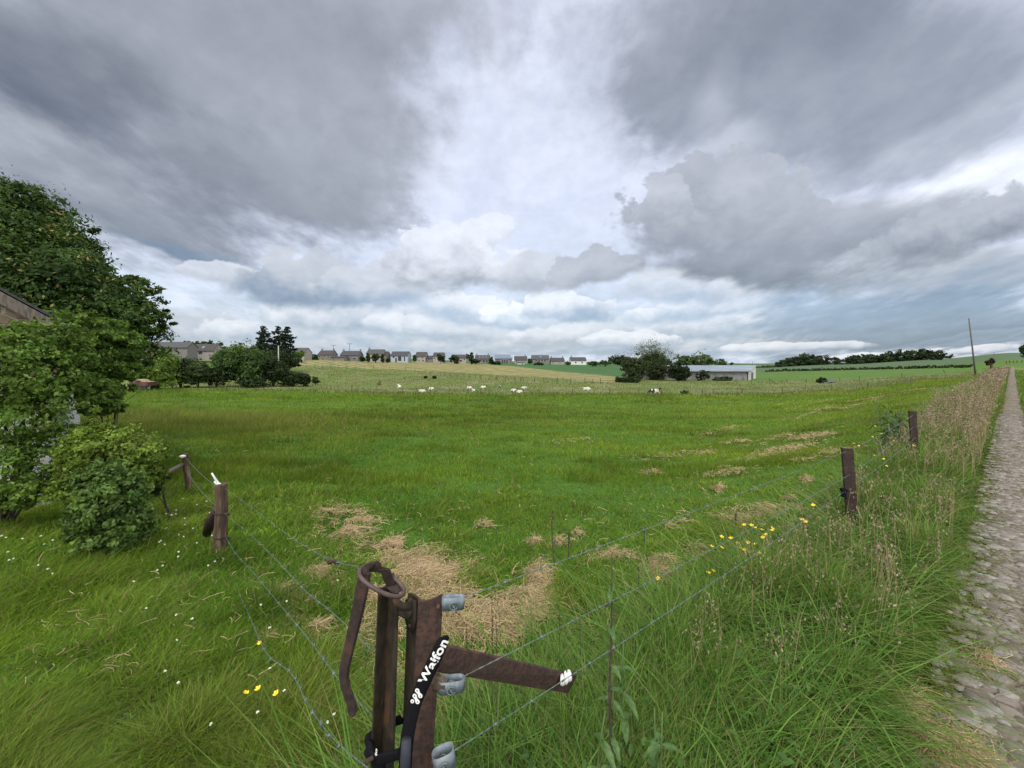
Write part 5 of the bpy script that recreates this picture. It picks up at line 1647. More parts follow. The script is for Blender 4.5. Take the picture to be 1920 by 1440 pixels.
# ------------------------------------------------------------------ wire fence on the right with its corner post
def twisted(mb, a, b_, r_=.0013, pitch=.045, n=None, sag=0.0, side=5):
    """two strands wound round each other"""
    a, b_ = Vector(a), Vector(b_)
    L = (b_ - a).length; t = (b_ - a).normalized()
    x = t.cross(Vector((0, 0, 1))).normalized(); y = t.cross(x)
    n = n or max(12, int(L / pitch * 5))
    for ph in (0, math.pi):
        pts = []
        for i in range(n + 1):
            f = i / n; th = ph + 2 * math.pi * f * L / pitch
            pts.append(a.lerp(b_, f) - Vector((0, 0, sag * 4 * f * (1 - f))) + (x * math.cos(th) + y * math.sin(th)) * r_ * 1.05)
        mb.tube(pts, r_, side)


def barbs(mb, a, b_, step=.12, sag=0.0, r_=.0011, sz=.011, seed=1):
    a, b_ = Vector(a), Vector(b_); L = (b_ - a).length; r = random.Random(seed)
    t = (b_ - a).normalized(); x = t.cross(Vector((0, 0, 1))).normalized(); y = t.cross(x)
    k = int(L / step)
    for i in range(1, k):
        f = i / k; p = a.lerp(b_, f) - Vector((0, 0, sag * 4 * f * (1 - f)))
        for j in range(2):
            th = r.uniform(0, 6.28); d = (x * math.cos(th) + y * math.sin(th)) * sz + t * r.uniform(-.004, .004)
            mb.tube([p - d, p + d], [r_ * .6, r_ * .6], 4)
        mb.tube([p - t * .004, p + t * .004], [r_ * 3.2, r_ * 3.2], 6)


P0Y = .95
fr0 = Vector((1.55, 2.3, 0)); fr0.z = Tz(1.55, 2.3)
fence = empty('barbed_wire_fence', fr0, 0, 'barbed wire fence with rusty steel posts running right between meadow and grassy verge', 'fence')
fl = lambda p: Vector(p) - fr0
p2t, p3t = P(1590, 841, 3.7), P(1712, 771, 5.9)


def steel_post(top, w, base_z, name, m, parent, tilt=.02, flange=.5):
    """open channel post: a web with two short flanges"""
    t = .006; h = top.z - base_z
    dirx = Vector((1, -.35, 0)).normalized(); diry = Vector((.35, 1, 0)).normalized()
    o = top
    def cs(cen):
        c_ = [(-w / 2, 0), (w / 2, 0), (w / 2, w * flange), (w / 2 - t, w * flange), (w / 2 - t, t), (-w / 2 + t, t), (-w / 2 + t, w * flange), (-w / 2, w * flange)]
        return [cen + dirx * a + diry * b_ for a, b_ in c_]
    lo = Vector((top.x + tilt * h, top.y, base_z))
    A = cs(lo); B = cs(top)
    mb = MB(); n = 8
    mb.add(A + B, [(i, (i + 1) % n, n + (i + 1) % n, n + i) for i in range(n)] + [(8, 9, 10, 11, 12, 13, 14, 15)][:1])
    po = mb.build(name, m, parent)
    return po


def local_post(top, w, base_z, parent, m, tilt=.02):
    return steel_post(Vector(top) - parent.location, w, base_z - parent.location.z, 'post', m, parent, tilt)


q2 = local_post(p2t, .082, Tz(p2t.x, p2t.y) - .1, fence, M['rust_dark'], .07)
q3 = local_post(p3t, .080, Tz(p3t.x, p3t.y) - .1, fence, M['rust_dark'], .06)
# further posts, sunk in the tall grass
fposts = [p2t, p3t]
for Yp in (9.0, 13.0, 18.5, 26.0, 36.0):
    Xp = 1.22 * Yp - 1.4; tp = Vector((Xp, Yp, Tz(Xp, Yp) + .52))
    local_post(tp, .08, Tz(Xp, Yp) - .1, fence, M['rust_dark'], .03)
    fposts.append(tp)
# insulator on the second post
ib = MB()
pi_ = P(1582, 922, 3.66) - fr0
ib.box(pi_ + Vector((0, 0, .015)), (.045, .05, .03), bev=.006); ib.tube([pi_ + Vector((0, 0, -.045)), pi_ + Vector((0, 0, .03))], [.024, .018], 10)
ib.tube([pi_ + Vector((0, 0, -.03)), pi_ + Vector((.02, 0, -.06)), pi_ + Vector((.05, 0, -.07)), pi_ + Vector((.06, .01, -.04))], .006, 6)
ib.build('insulator', M['black'], q2)
# three barbed wires
w1 = [P(868, 1121, P0Y + .01), P(1588, 846, 3.70), P(1711, 779, 5.90)]
w2 = [P(868, 1269, P0Y + .03), P(1590, 892, 3.66), P(1712, 801, 5.86)]
w3 = [P(851, 1408, P0Y + .05), P(1581, 923, 3.63), P(1715, 822, 5.84)]
for k, wl in enumerate((w1, w2, w3)):
    mb = MB(); pts = [p - fr0 for p in wl]
    for j in range(2):
        near = j == 0
        sg_ = .008 + .006 * k if near else .02
        twisted(mb, pts[j], pts[j + 1], .00085 if near else .0010, .05 if near else .09, n=340 if near else 90, sag=sg_, side=4)
        barbs(mb, pts[j], pts[j + 1], .13, sg_, .0009 if near else .0011, seed=k * 3 + j)
    prev = pts[-1]
    for j, tp in enumerate(fposts[2:]):
        q_ = tp - fr0 - Vector((0, 0, .04 + .15 * k)); straight_wire(mb, prev, q_, .0018 + .00012 * tp.y, .03, 6); prev = q_
    mb.build('wire', M['wire'], fence, True)

# corner post ------------------------------------------------------
cp0 = Vector((-.215, .96, Tz(-.2, .95)))
corner = empty('corner_post', cp0, 0, 'rusty angle iron corner post with galvanised clamps in the bottom centre', 'fence post')
cl_ = lambda p: Vector(p) - cp0
Yc = P0Y
th = .006


def band(top_pts, bot_pts, off, mb):
    """plate whose outline is two edges (top and bottom polylines), pushed along off"""
    n = len(top_pts)
    vs = [cl_(p) for p in top_pts] + [cl_(p) for p in bot_pts]
    off = Vector(off)
    V = vs + [p + off for p in vs]
    fs = []
    for i in range(n - 1):
        fs += [(i, n + i, n + i + 1, i + 1), (2 * n + i, 2 * n + i + 1, 3 * n + i + 1, 3 * n + i),
               (i, i + 1, 2 * n + i + 1, 2 * n + i), (n + i, 3 * n + i, 3 * n + i + 1, n + i + 1)]
    fs += [(0, 2 * n, 3 * n, n), (n - 1, 2 * n - 1, 4 * n - 1, 3 * n - 1)]
    mb.add(V, fs)


# front web: faces the viewer, curved torn top edge
zb_ = 1.02
topr = [(784, 1123), (791, 1127), (799, 1127.5), (808, 1125), (818, 1120.5), (828, 1115)]
mb = MB()
tops = [P(x, y, Yc + (x - 784) * .00035) for x, y in topr]
bots = []
for x, y in topr:
    bx = 770 + (x - 784) * (812 - 770) / 44 - 26
    bots.append(P(bx, 1900, Yc + (x - 784) * .00035))
band(tops, bots, (0, th, 0), mb)
# curled edges so that the web reads as rolled steel
mb.tube([cl_(P(828, 1115, Yc + .016)), cl_(P(808 - 19, 1700, Yc + .016))], [.0045, .0045], 6)
mb.build('web', M['rust'], corner)
mb = MB()
tl = [P(764.5, 1112, Yc + .045), P(770, 1113, Yc + .034), P(777, 1118, Yc + .018), P(784, 1124, Yc + .002)]
bl_ = [P(736, 1860, Yc + .045), P(738, 1870, Yc + .034), P(742, 1885, Yc + .018), P(744, 1900, Yc + .002)]
band(tl, bl_, (.0055, .003, 0), mb)
mb.build('flange', M['rust_moss'], corner)
# hinge lug, latch bolt and rivets
mb = MB()
lug = [P(764, 1122, .955), P(781, 1125, .945), P(781, 1160, .945), P(777, 1186, .945), P(768, 1176, .952), P(763, 1160, .955)]
mb.prism([cl_(p) for p in lug], (-.004, -.005, 0))
mb.tube([cl_(P(741, 1122, .915)), cl_(P(745, 1130, .92)), cl_(P(754, 1137, .925)), cl_(P(768, 1137, .94))], [.0065, .0080, .0085, .0095], 10)
mb.box(cl_(P(760, 1147, .938)), (.030, .02, .020), Matrix.Rotation(R(28), 3, 'Y'), bev=.003)
mb.build('latch', M['rust_moss'], corner, True)
mb = MB()
for x, y, r_ in ((823, 1134, .0055), (771, 1167, .0045), (770, 1124, .0045)):
    p = cl_(P(x, y, Yc + .006)); mb.tube([p + Vector((0, 0, 0)), p + Vector((0, -.012, 0)), p + Vector((0, -.014, 0))], [r_, r_, r_ * .6], 8)
mb.build('bolt', M['rust'], corner, True)
mb = MB()
for x, y in ((795, 1141),):
    p = cl_(P(x, y, Yc + .002)); mb.tube([p + Vector((0, .003, 0)), p + Vector((0, -.0008, 0))], .0028, 8)
mb.build('bolt_hole', M['hoof'], corner)
mb = MB()
pb = cl_(P(820, 1282, .935)); mb.tube([pb + Vector((-.008, .02, 0)), pb, pb + Vector((.022, -.004, 0))], [.012, .016, .012], 12)
mb.build('bolt_head', M['wood_brown'], corner, True)
mb = MB(); mb.tube([cl_(P(813, 1424, .95)), cl_(P(822, 1428, .945))], [.012, .012], 10)
mb.build('bolt_head', M['wood_brown'], corner, True)


# galvanised clamps: oval straps bent round the wire end
def clamp(x0, x1, ya, yb_, Y, hgt, dp, tiltz, seed):
    A = cl_(P(x0, ya, Y)); B = cl_(P(x1, yb_, Y + .01))
    ax = (B - A); L = ax.length; ax.normalize()
    side = Vector((0, 0, 1)).cross(ax).normalized()
    up = ax.cross(side).normalized()
    if up.z < 0: up = -up
    up = (up + Vector((0, 0, 0)) + side * tiltz).normalized()
    c_ = (A + B) / 2; n = 26; mb = MB(); V = []
    t_ = .0018
    for i in range(n):
        th_ = 2 * math.pi * i / n
        ca, sa = math.cos(th_), math.sin(th_)
        ex = math.copysign(abs(ca) ** .6, ca); ey = math.copysign(abs(sa) ** .75, sa)
        for (rr_, zz) in ((1, -.5), (1, .5), (0, .5), (0, -.5)):
            a_ = ex * (L / 2 - (0 if rr_ else t_)); b_ = ey * (dp / 2 - (0 if rr_ else t_))
            V.append(c_ + ax * a_ + side * b_ + up * zz * hgt)
    fs = []
    for i in range(n):
        j = (i + 1) % n
        for k in range(4):
            fs.append((i * 4 + k, i * 4 + (k + 1) % 4, j * 4 + (k + 1) % 4, j * 4 + k))
    mb.add(V, fs)
    cl = mb.build('clamp', M['galv'], corner, True)
    mb = MB()
    # wire loop knotted through the front of the strap
    p = c_ - side * 0 + Vector((.003, -dp / 2 - .002, -.002))
    pts = [p + ax * .009 * math.cos(a) + Vector((0, 0, 1)) * .009 * math.sin(a) + Vector((0, -.002, 0)) for a in np.linspace(.4, 5.9, 14)]
    mb.tube(pts, .0016, 6)
    mb.tube([c_ + Vector((-.012, 0, .0)), c_ + Vector((-.002, 0, .008)), c_ + Vector((.01, 0, .004)), B], .0018, 6)
    mb.tube([p + Vector((-.004, 0, .004)), p + Vector((.004, -.003, -.006)), p + Vector((.006, -.001, -.016))], .0016, 6)
    mb.build('wire_knot', M['wire'], cl, True)
    return cl


clamp(828, 871, 1131, 1128, .95, .028, .017, .15, 1)
clamp(820, 871, 1286, 1280, .93, .025, .026, .2, 2)
clamp(812, 853, 1430, 1412, .93, .030, .034, .3, 3)

# slanting brace of flat steel with a white insulator
mb = MB()
b0t, b0b = P(824, 1209, .965), P(818, 1260, .965)
b1t, b1b = P(1062, 1263, 1.33), P(1046, 1297, 1.33)
dirb = (b1t - b0t)
b2t = b0t + dirb * 1.12; b2b = b0b + (b1b - b0b) * 1.12
mb.prism([cl_(b0t), cl_(b2t), cl_(b2b), cl_(b0b)], (.003, .007, 0))
br = mb.build('brace', M['rust'], corner)
mb = MB()
pc = cl_(P(1060, 1268, 1.31))
for k in (-.011, 0, .011):
    mb.tube([pc + Vector((k - .005, -.005, k * .6)), pc + Vector((k, -.006, k * .6)), pc + Vector((k + .005, -.005, k * .6))], [.015, .020 - abs(k) * .3, .015], 12)
mb.build('insulator', M['white_plastic'], br, True)

# ------------------------------------------------------------------ wire gate on the left of the corner post
gz0 = Vector((-.31, .96, Tz(-.3, .96)))
gate = empty('wire_gate', gz0, 0, 'slack wire gate with rusty stake, curved closing lever and left posts', 'gate')
gl = lambda p: Vector(p) - gz0
Yg = .93
mb = MB()
# stake: angle iron seen into its hollow side
def quad_plate(t0, t1, b1, b0, off):
    mb.prism([gl(t0), gl(t1), gl(b1), gl(b0)], off)
Bt = 1860
quad_plate(P(711, 1104, Yg), P(729, 1100, Yg + .030), P(700, Bt, Yg + .030), P(678, Bt, Yg), (-.004, .004, 0))
quad_plate(P(728.5, 1098, Yg + .031), P(745, 1103, Yg), P(722, Bt, Yg), P(699.5, Bt, Yg + .031), (.004, .004, 0))
mb.build('stake', M['rust_moss'], gate)
# lever: flat bar bent at both ends
mb = MB()
lev = [(684, 1074, 11), (682, 1090, 11.5), (678, 1110, 11.5), (672, 1140, 11), (665, 1170, 10.5), (658, 1200, 10), (651, 1230, 9.5), (646, 1252, 9), (644.5, 1270, 8.8), (648, 1290, 8.5), (654, 1308, 8), (659, 1322, 8), (661, 1333, 8.5), (659, 1340, 6)]
pts = [gl(P(x, y, .905)) for x, y, r_ in lev]
V = []
for i, p in enumerate(pts):
    t = (pts[min(i + 1, len(pts) - 1)] - pts[max(i - 1, 0)]).normalized()
    sd_ = Vector((0, -1, 0)).cross(t).normalized() * (lev[i][2] / 800.0)
    dp_ = Vector((0, .005, 0))
    V += [p - sd_ * 1, p - sd_ * .55 - dp_ * .9, p + sd_ * .7 - dp_ * 1.2, p + sd_, p + sd_ * .9 + dp_, p - sd_ * .9 + dp_]
n6 = 6; fs = []
for i in range(len(pts) - 1):
    for k in range(n6):
        fs.append((i * n6 + k, i * n6 + (k + 1) % n6, (i + 1) * n6 + (k + 1) % n6, (i + 1) * n6 + k))
fs += [tuple(range(n6))[::-1], tuple(range((len(pts) - 1) * n6, len(pts) * n6))]
mb.add(V, fs)
# arched strap joining lever and stake
arch = [(674, 1076), (677, 1067), (684, 1059.5), (693, 1056), (702, 1057), (709, 1063), (714, 1073), (718, 1084), (723, 1096), (728, 1106)]
pa = [gl(P(x, y, .900 + .004 * i)) for i, (x, y) in enumerate(arch)]
V = []
for i, p in enumerate(pa):
    t = (pa[min(i + 1, len(pa) - 1)] - pa[max(i - 1, 0)]).normalized()
    nrm_ = Vector((0, -1, 0)).cross(t).normalized()
    if nrm_.dot(Vector((.35, 0, -1))) < 0: nrm_ = -nrm_
    wv = nrm_ * .024 + Vector((-.004, 0, 0)); tk = Vector((0, .005, 0))
    V += [p, p + wv, p + wv + tk, p + tk]
fs = []
for i in range(len(pa) - 1):
    for k in range(4): fs.append((i * 4 + k, i * 4 + (k + 1) % 4, (i + 1) * 4 + (k + 1) % 4, (i + 1) * 4 + k))
fs += [(0, 1, 2, 3), tuple(range(len(pa) * 4 - 4, len(pa) * 4))]
mb.add(V, fs)
lv = mb.build('lever', M['rust_dark'], gate)
# a second strap standing behind gives the fold at the top
mb = MB()
mb.prism([gl(P(693, 1056, .93)), gl(P(707, 1053.5, .94)), gl(P(713, 1058, .94)), gl(P(712, 1069, .94)), gl(P(706, 1066, .93))], (0, .006, 0))
mb.prism([gl(P(716, 1083, .95)), gl(P(736, 1078, .965)), gl(P(738, 1084, .965)), gl(P(722, 1094, .95))], (0, .01, 0))
mb.prism([gl(P(722, 1100, .935)), gl(P(744, 1092, .94)), gl(P(755, 1106, .93)), gl(P(747, 1113, .92)), gl(P(735, 1111, .92))], (0, .012, 0))
mb.build('fold', M['rust_dark'], lv)
# ring of round bar slipped over lever and stake
cx_, cy_ = 715.5, 1091
mb = MB(); pts = []
ca, sa = math.cos(R(28)), math.sin(R(28))
for i in range(41):
    a = 2 * math.pi * i / 40
    ex = 46.5 * math.copysign(abs(math.cos(a)) ** .85, math.cos(a)); ey = 17.5 * math.copysign(abs(math.sin(a)) ** .9, math.sin(a))
    pts.append(gl(P(cx_ + ex * ca - ey * sa, cy_ + ex * sa + ey * ca, .905 - ey * .0022)))
mb.tube(pts, .0049, 10, cap=False)
mb.build('ring', noisy('smooth_rusty_bar', c(.070, .044, .041), c(.042, .028, .027), 60, .55, c3=c(.10, .055, .04), s3=26), gate, True)

# left hand posts of the gate fence
L1t, L2t = P(416, 908, 3.75), P(347, 851, 6.4)
def wood_post(top, foot, r_, n=10, name='post', m='wood_brown', parent=gate, seed=1):
    r = random.Random(seed); mb = MB(); k = 7
    a, b_ = gl(foot), gl(top)
    pts = [a.lerp(b_, i / k) + Vector((math.sin(i * 1.1 + seed) * r_ * .12, 0, 0)) for i in range(k + 1)]
    vs0 = len(mb.v)
    mb.tube(pts, [r_ * (1.08 - .12 * i / k + r.uniform(-.03, .03)) for i in range(k + 1)], n)
    # uneven weathered top
    for i in range(n): 
        x, y, z = mb.v[-1 - i]; mb.v[-1 - i] = (x, y, z + r.uniform(-.016, .010))
    return mb.build(name, M[m], parent, False)
f1 = ground_at(411, 1052); f1 = Vector(((411 - CX) / F * 3.75, 3.75, Tz((411 - CX) / F * 3.75, 3.75) - .12))
po1 = wood_post(L1t, f1, .052, seed=3)
f2 = Vector(((356 - CX) / F * 6.4, 6.4, Tz((356 - CX) / F * 6.4, 6.4) - .15))
po2 = wood_post(L2t, f2, .042, m='wood_brown', seed=5)
mb = MB(); mb.tube([gl(P(405, 955, 3.9)), gl(P(396, 975, 4.0)), gl(P(389, 1000, 4.1))], [.03, .05, .045], 7)
mb.build('stay', M['rust_dark'], po1, True)
mb = MB()
for y_ in (960, 1005):
    p = gl(P(413, y_, 3.75)); mb.tube([p + Vector((.056 * math.cos(a), .056 * math.sin(a), .006 * math.sin(2 * a))) for a in np.linspace(0, 6.28, 16)], .006, 5)
    q = gl(P(424, y_ + 3, 3.70)); mb.tube([q + Vector((-.02, 0, 0)), q + Vector((.018, -.01, -.004)), q + Vector((.035, -.01, 0))], [.012, .017, .012], 8)
p = gl(P(424, 1007, 3.68)); mb.tube([p + Vector((.026 * math.cos(a), -.01, .026 * math.sin(a) - .01)) for a in np.linspace(0, 6.28, 16)], .0045, 6)
mb.build('wire_tie', M['rust_dark'], po1, True)
mb = MB()
p = gl(P(408, 905, 3.72)); tp_ = gl(P(397, 887, 3.70))
mb.tube([p + Vector((.01, 0, -.01)), p, tp_.lerp(p, .4), tp_], [.008, .012, .008, .007], 8)
mb.tube([p + Vector((-.03, 0, .01)), p + Vector((.0, 0, -.012)), p + Vector((.035, -.01, -.006))], [.009, .014, .007], 7)
mb.build('white_wire_end', M['white_plastic'], po1, True)
# rail from the far post into the bramble
mb = MB(); mb.tube([gl(P(344, 870, 6.4)), gl(P(325, 880, 6.1)), gl(P(296, 896, 5.7))], [.030, .032, .03], 8)
mb.build('rail', M['wood_grey'], gate, True)
mb = MB(); p = gl(P(343, 856, 6.32)); mb.tube([p + Vector((-.05, 0, 0)), p, p + Vector((.04, 0, .01))], [.015, .03, .012], 8)
mb.build('rail_tie', M['white_plastic'], po2, True)
# slack wires of the gate: picture points with their distances
GW_ = [[(422, 916, 3.70), (470, 950, 3.1), (540, 1003, 2.4), (600, 1040, 1.75), (640, 1056, 1.35), (672, 1062, .96)],
       [(424, 966, 3.68), (470, 1003, 3.0), (520, 1052, 2.35), (572, 1107, 1.8), (625, 1150, 1.35), (700, 1222, .97)],
       [(424, 1008, 3.68), (440, 1035, 3.2), (480, 1080, 2.6), (530, 1140, 1.95), (580, 1200, 1.55), (640, 1280, 1.2), (697, 1340, .97)],
       [(418, 1048, 3.68), (440, 1095, 3.0), (470, 1160, 2.4), (498, 1222, 1.9), (545, 1262, 1.6), (580, 1325, 1.3), (625, 1385, 1.1), (690, 1440, .96)]]
for k, ww in enumerate(GW_):
    P_ = [gl(P(*q_)) for q_ in ww]
    mb = MB(); S = []
    for i in range(len(P_) - 1):                                       # Catmull-Rom through the points
        a, b_, c_, d = P_[max(i - 1, 0)], P_[i], P_[i + 1], P_[min(i + 2, len(P_) - 1)]
        for j in range(10):
            t = j / 10
            S.append(.5 * ((2 * b_) + (c_ - a) * t + (2 * a - 5 * b_ + 4 * c_ - d) * t * t + (3 * b_ - a - 3 * c_ + d) * t ** 3))
    S.append(P_[-1])
    for i in range(len(S) - 1): twisted(mb, S[i], S[i + 1], .0008, .045, n=5, side=4)
    for i in range(3, len(S) - 12, 3): barbs(mb, S[i], S[i] + (S[i + 1] - S[i]).normalized() * .25, .12, 0, .0013, seed=i)
    mb.build('wire', M['wire'], gate, True)
a_, b_ = L2t - Vector((0, 0, .05)), L1t - Vector((0, 0, .06))
for dz_ in (0, .2):
    mb = MB(); straight_wire(mb, gl(a_ - Vector((0, 0, dz_))), gl(b_ - Vector((0, 0, dz_))), .0022, .03, 8)
    mb.build('wire', M['wire'], gate, True)
mb = MB(); p = gl(P(624, 1052, 1.45)); 
for i in range(5): mb.tube([p + Vector((.008 * i - .02, 0, .006 * (i % 2))), p + Vector((.008 * i - .01, -.004, -.008 + .004 * (i % 3)))], [.004, .006], 6)
mb.build('wire_tensioner', M['rust_dark'], gate, True)

# ------------------------------------------------------------------ bicycle lock looped round stake and post
lk0 = P(760, 1440, .89)
lock = empty('bicycle_lock', lk0, 0, 'black fabric covered chain lock with white lettering looped round post and stake', 'lock')
ll = lambda p: Vector(p) - lk0


def sleeve(pts, wpx, name, m, flat=.45, cap=True):
    mb = MB(); Q = [ll(P(*q_)) for q_ in pts]
    S = []; Wd = []
    for i in range(len(Q) - 1):
        a, b_, c_, d = Q[max(i - 1, 0)], Q[i], Q[i + 1], Q[min(i + 2, len(Q) - 1)]
        for j in range(6):
            t = j / 6
            S.append(.5 * ((2 * b_) + (c_ - a) * t + (2 * a - 5 * b_ + 4 * c_ - d) * t * t + (3 * b_ - a - 3 * c_ + d) * t ** 3)); Wd.append(wpx[i] * (1 - t) + wpx[i + 1] * t)
    S.append(Q[-1]); Wd.append(wpx[-1])
    V = []; n = 14
    for i, p in enumerate(S):
        t = (S[min(i + 1, len(S) - 1)] - S[max(i - 1, 0)]).normalized()
        dpt = Vector((0, 1, 0)); dpt = (dpt - t * dpt.dot(t)).normalized(); sdv = t.cross(dpt)
        w_ = Wd[i] / 850 / 2
        wr = 1 + .03 * math.sin(i * 2.3)
        for k in range(n):
            a = 2 * math.pi * k / n
            V.append(p + sdv * math.copysign(abs(math.cos(a)) ** .7, math.cos(a)) * w_ * wr + dpt * math.copysign(abs(math.sin(a)) ** .8, math.sin(a)) * w_ * flat)
    fs = []
    for i in range(len(S) - 1):
        for k in range(n): fs.append((i * n + k, i * n + (k + 1) % n, (i + 1) * n + (k + 1) % n, (i + 1) * n + k))
    fs += [tuple(range(n))[::-1], tuple(range((len(S) - 1) * n, len(S) * n))]
    mb.add(V, fs)
    return mb.build(name, m, lock, True)


sl1 = sleeve([(834, 1196, .925), (829, 1206, .905), (817, 1232, .90), (803, 1262, .90), (790, 1290, .90), (779, 1316, .90), (771, 1345, .895), (765, 1375, .89), (761, 1410, .89), (759, 1460, .89)],
             [17, 23, 25, 25, 25, 25, 25, 25, 25, 25], 'sleeve', M['black'])
sl2 = sleeve([(752, 1349, .975), (738, 1353, .99), (715, 1362, 1.0), (697, 1378, .96), (691, 1396, .915), (694, 1415, .90), (706, 1424, .893), (725, 1420, .893), (750, 1413, .893)],
             [19, 20, 20, 20, 20, 20, 21, 20, 19], 'lower_sleeve', M['black'])
sl3 = sleeve([(706, 1424, .91), (712, 1445, .905), (716, 1475, .90)], [24, 24, 22], 'hanging_sleeve', M['black'])
mb = MB()
p0, p1 = ll(P(762, 1387, .872)), ll(P(758, 1470, .872))
V = []
for (p, zz) in ((p0, 0), (p1, 0)):
    pass
mb.tube([p0, p0.lerp(p1, .5), p1], [.0105, .0112, .0112], 14, flat=1.0)
mb.build('lock_body', M['plastic_grey'], lock, True)
mb = MB(); mb.tube([ll(P(700, 1420, .88)), ll(P(691, 1426, .875)), ll(P(686, 1430, .87))], [.004, .005, .006], 8)
mb.build('key_cap', M['wood_brown'], lock, True)


# lettering on the sleeve
def text_mesh(body, size, offset):
    cu = bpy.data.curves.new('lettering', 'FONT'); cu.body = body; cu.size = size; cu.offset = offset; cu.extrude = .0003; cu.resolution_u = 4
    cu.space_character = 1.02
    ob = bpy.data.objects.new('lettering', cu); COL.objects.link(ob)
    dg = bpy.context.evaluated_depsgraph_get(); dg.update()
    me = bpy.data.meshes.new_from_object(ob.evaluated_get(dg))
    bpy.data.objects.remove(ob)
    return me


YT = .900 - .0072
A, B = P(791.5, 1283, YT), P(835.5, 1201, YT)
me = text_mesh('Waifon', .026, .0007)
co = np.array([v_.co[:] for v_ in me.vertices]); w0, w1 = co[:, 0].min(), co[:, 0].max(); h0, h1 = 0.0, co[:, 1].max()
ax = (B - A); L = ax.length; ax = ax.normalized(); upv = Vector((0, -1, 0)).cross(ax); upv = -upv if upv.x > 0 else upv
upv.normalize(); fw = Vector((0, -1, 0))
tp_w, hh_ = L, .0195
for v_ in me.vertices:
    x, y, z = v_.co
    s_ = (x - w0) / (w1 - w0); t_ = (y - h0) / (h1 - h0)
    bow = -.0014 * (2 * t_ - 1) ** 2
    v_.co = ll(A) + ax * (s_ * L) + upv * ((t_ - .5) * hh_ + .0025) + fw * (z + bow + .0002)
me.materials.append(M['white_print'])
tx = bpy.data.objects.new('lettering', me); link(tx, sl1)
# chain emblem: two and a half bicycle chain links
mb = MB(); mh = MB()


def disc(mbx, c_, r_, z, n=16):
    mbx.prism([c_ + (ax_ * math.cos(2 * math.pi * i / n) + up_v * math.sin(2 * math.pi * i / n)) * r_ + fw * z for i in range(n)], fw * .0004)


ax_, up_v = Vector((1, 0, 0)), Vector((0, 0, 1))
lkp = lambda x, y: ll(P(x, y, .8995 - .0068))
def chain(pa_, pb_, r_=.0056):
    a, b_ = pa_, pb_
    d = (b_ - a).normalized(); s_ = fw.cross(d).normalized(); out = []
    Ld = (b_ - a).length
    for i in range(9): th_ = math.pi / 2 + math.pi * i / 8; out.append(a + (d * math.cos(th_) + s_ * math.sin(th_)) * r_)
    out.append(a.lerp(b_, .5) - s_ * r_ * .62)
    for i in range(9): th_ = -math.pi / 2 + math.pi * i / 8; out.append(b_ + (d * math.cos(th_) + s_ * math.sin(th_)) * r_)
    out.append(a.lerp(b_, .5) + s_ * r_ * .62)
    mb.prism([p + fw * .0004 for p in out], fw * .0004)
    for q_ in (a, b_): disc(mh, q_, .0013, .0009)
chain(lkp(782.3, 1294.5), lkp(788.2, 1304.5), .0048)
chain(lkp(777.6, 1304.5), lkp(783, 1315.5), .0048)
disc(mb, lkp(773.3, 1314.5), .0042, .0004); disc(mh, lkp(773.3, 1314.5), .0013, .0009)
em = mb.build('chain_emblem', M['white_print'], sl1); mh.build('emblem_holes', M['black'], em)
# part of the same lettering wrapping round the lower loop
me = text_mesh('fo', .020, .0006)
for v_ in me.vertices:
    x, y, z = v_.co
    v_.co = ll(P(707, 1417, .874)) + Vector((-y * .30, .0, x * .95)) + Vector((0, -z, 0))
me.materials.append(M['white_print'])
link(bpy.data.objects.new('lettering', me), sl2)

# ------------------------------------------------------------------ nettles, docks, stalks and flowers
def serrated_leaf(mb, p, d, L, wd, droop=.25):
    d = d.normalized(); s_ = d.cross(Vector((0, 0, 1)))
    if s_.length < .1: s_ = Vector((1, 0, 0))
    s_.normalize(); n = 9; top = []; bot = []; mid = []
    for i in range(n + 1):
        t = i / n; w_ = wd * math.sin(math.pi * min(1, t * .92 + .08)) ** .8 * (1 - .45 * t) * (1 + (.16 if i % 2 else -.12))
        if i == n: w_ = 0
        c_ = p + d * L * t - Vector((0, 0, L * droop * t * t)); mid.append(c_ - Vector((0, 0, wd * .12)))
        top.append(c_ + s_ * w_ * .5); bot.append(c_ - s_ * w_ * .5)
    b0 = len(mb.v); mb.v += [tuple(q_) for q_ in top + mid + bot]
    k = n + 1
    for i in range(n):
        mb.f.append((b0 + i, b0 + i + 1, b0 + k + i + 1, b0 + k + i)); mb.m.append(0)
        mb.f.append((b0 + k + i, b0 + k + i + 1, b0 + 2 * k + i + 1, b0 + 2 * k + i)); mb.m.append(0)


def leafmat(name, a, b_):
    def bd(N):
        n = N.noise(pos(N), 60, 3)
        cc = N.mix(N.maprange(n, .35, .65), a, b_)
        p = principled(N, cc, .5, spec=.35)
        t = N.node('ShaderNodeBsdfTranslucent'); N.link(N.vmath('MULTIPLY', cc, (1.2, 1.3, .6)), t.inputs[0])
        mx = N.node('ShaderNodeMixShader'); mx.inputs[0].default_value = .3
        N.link(p, mx.inputs[1]); N.link(t.outputs[0], mx.inputs[2])
        return mx.outputs[0]
    return mat(name, bd)


M['nettle'] = leafmat('nettle_leaf', c(.050, .105, .026), c(.085, .155, .040))
M['nettle_dark'] = leafmat('dark_nettle_leaf', c(.030, .062, .020), c(.050, .090, .026))


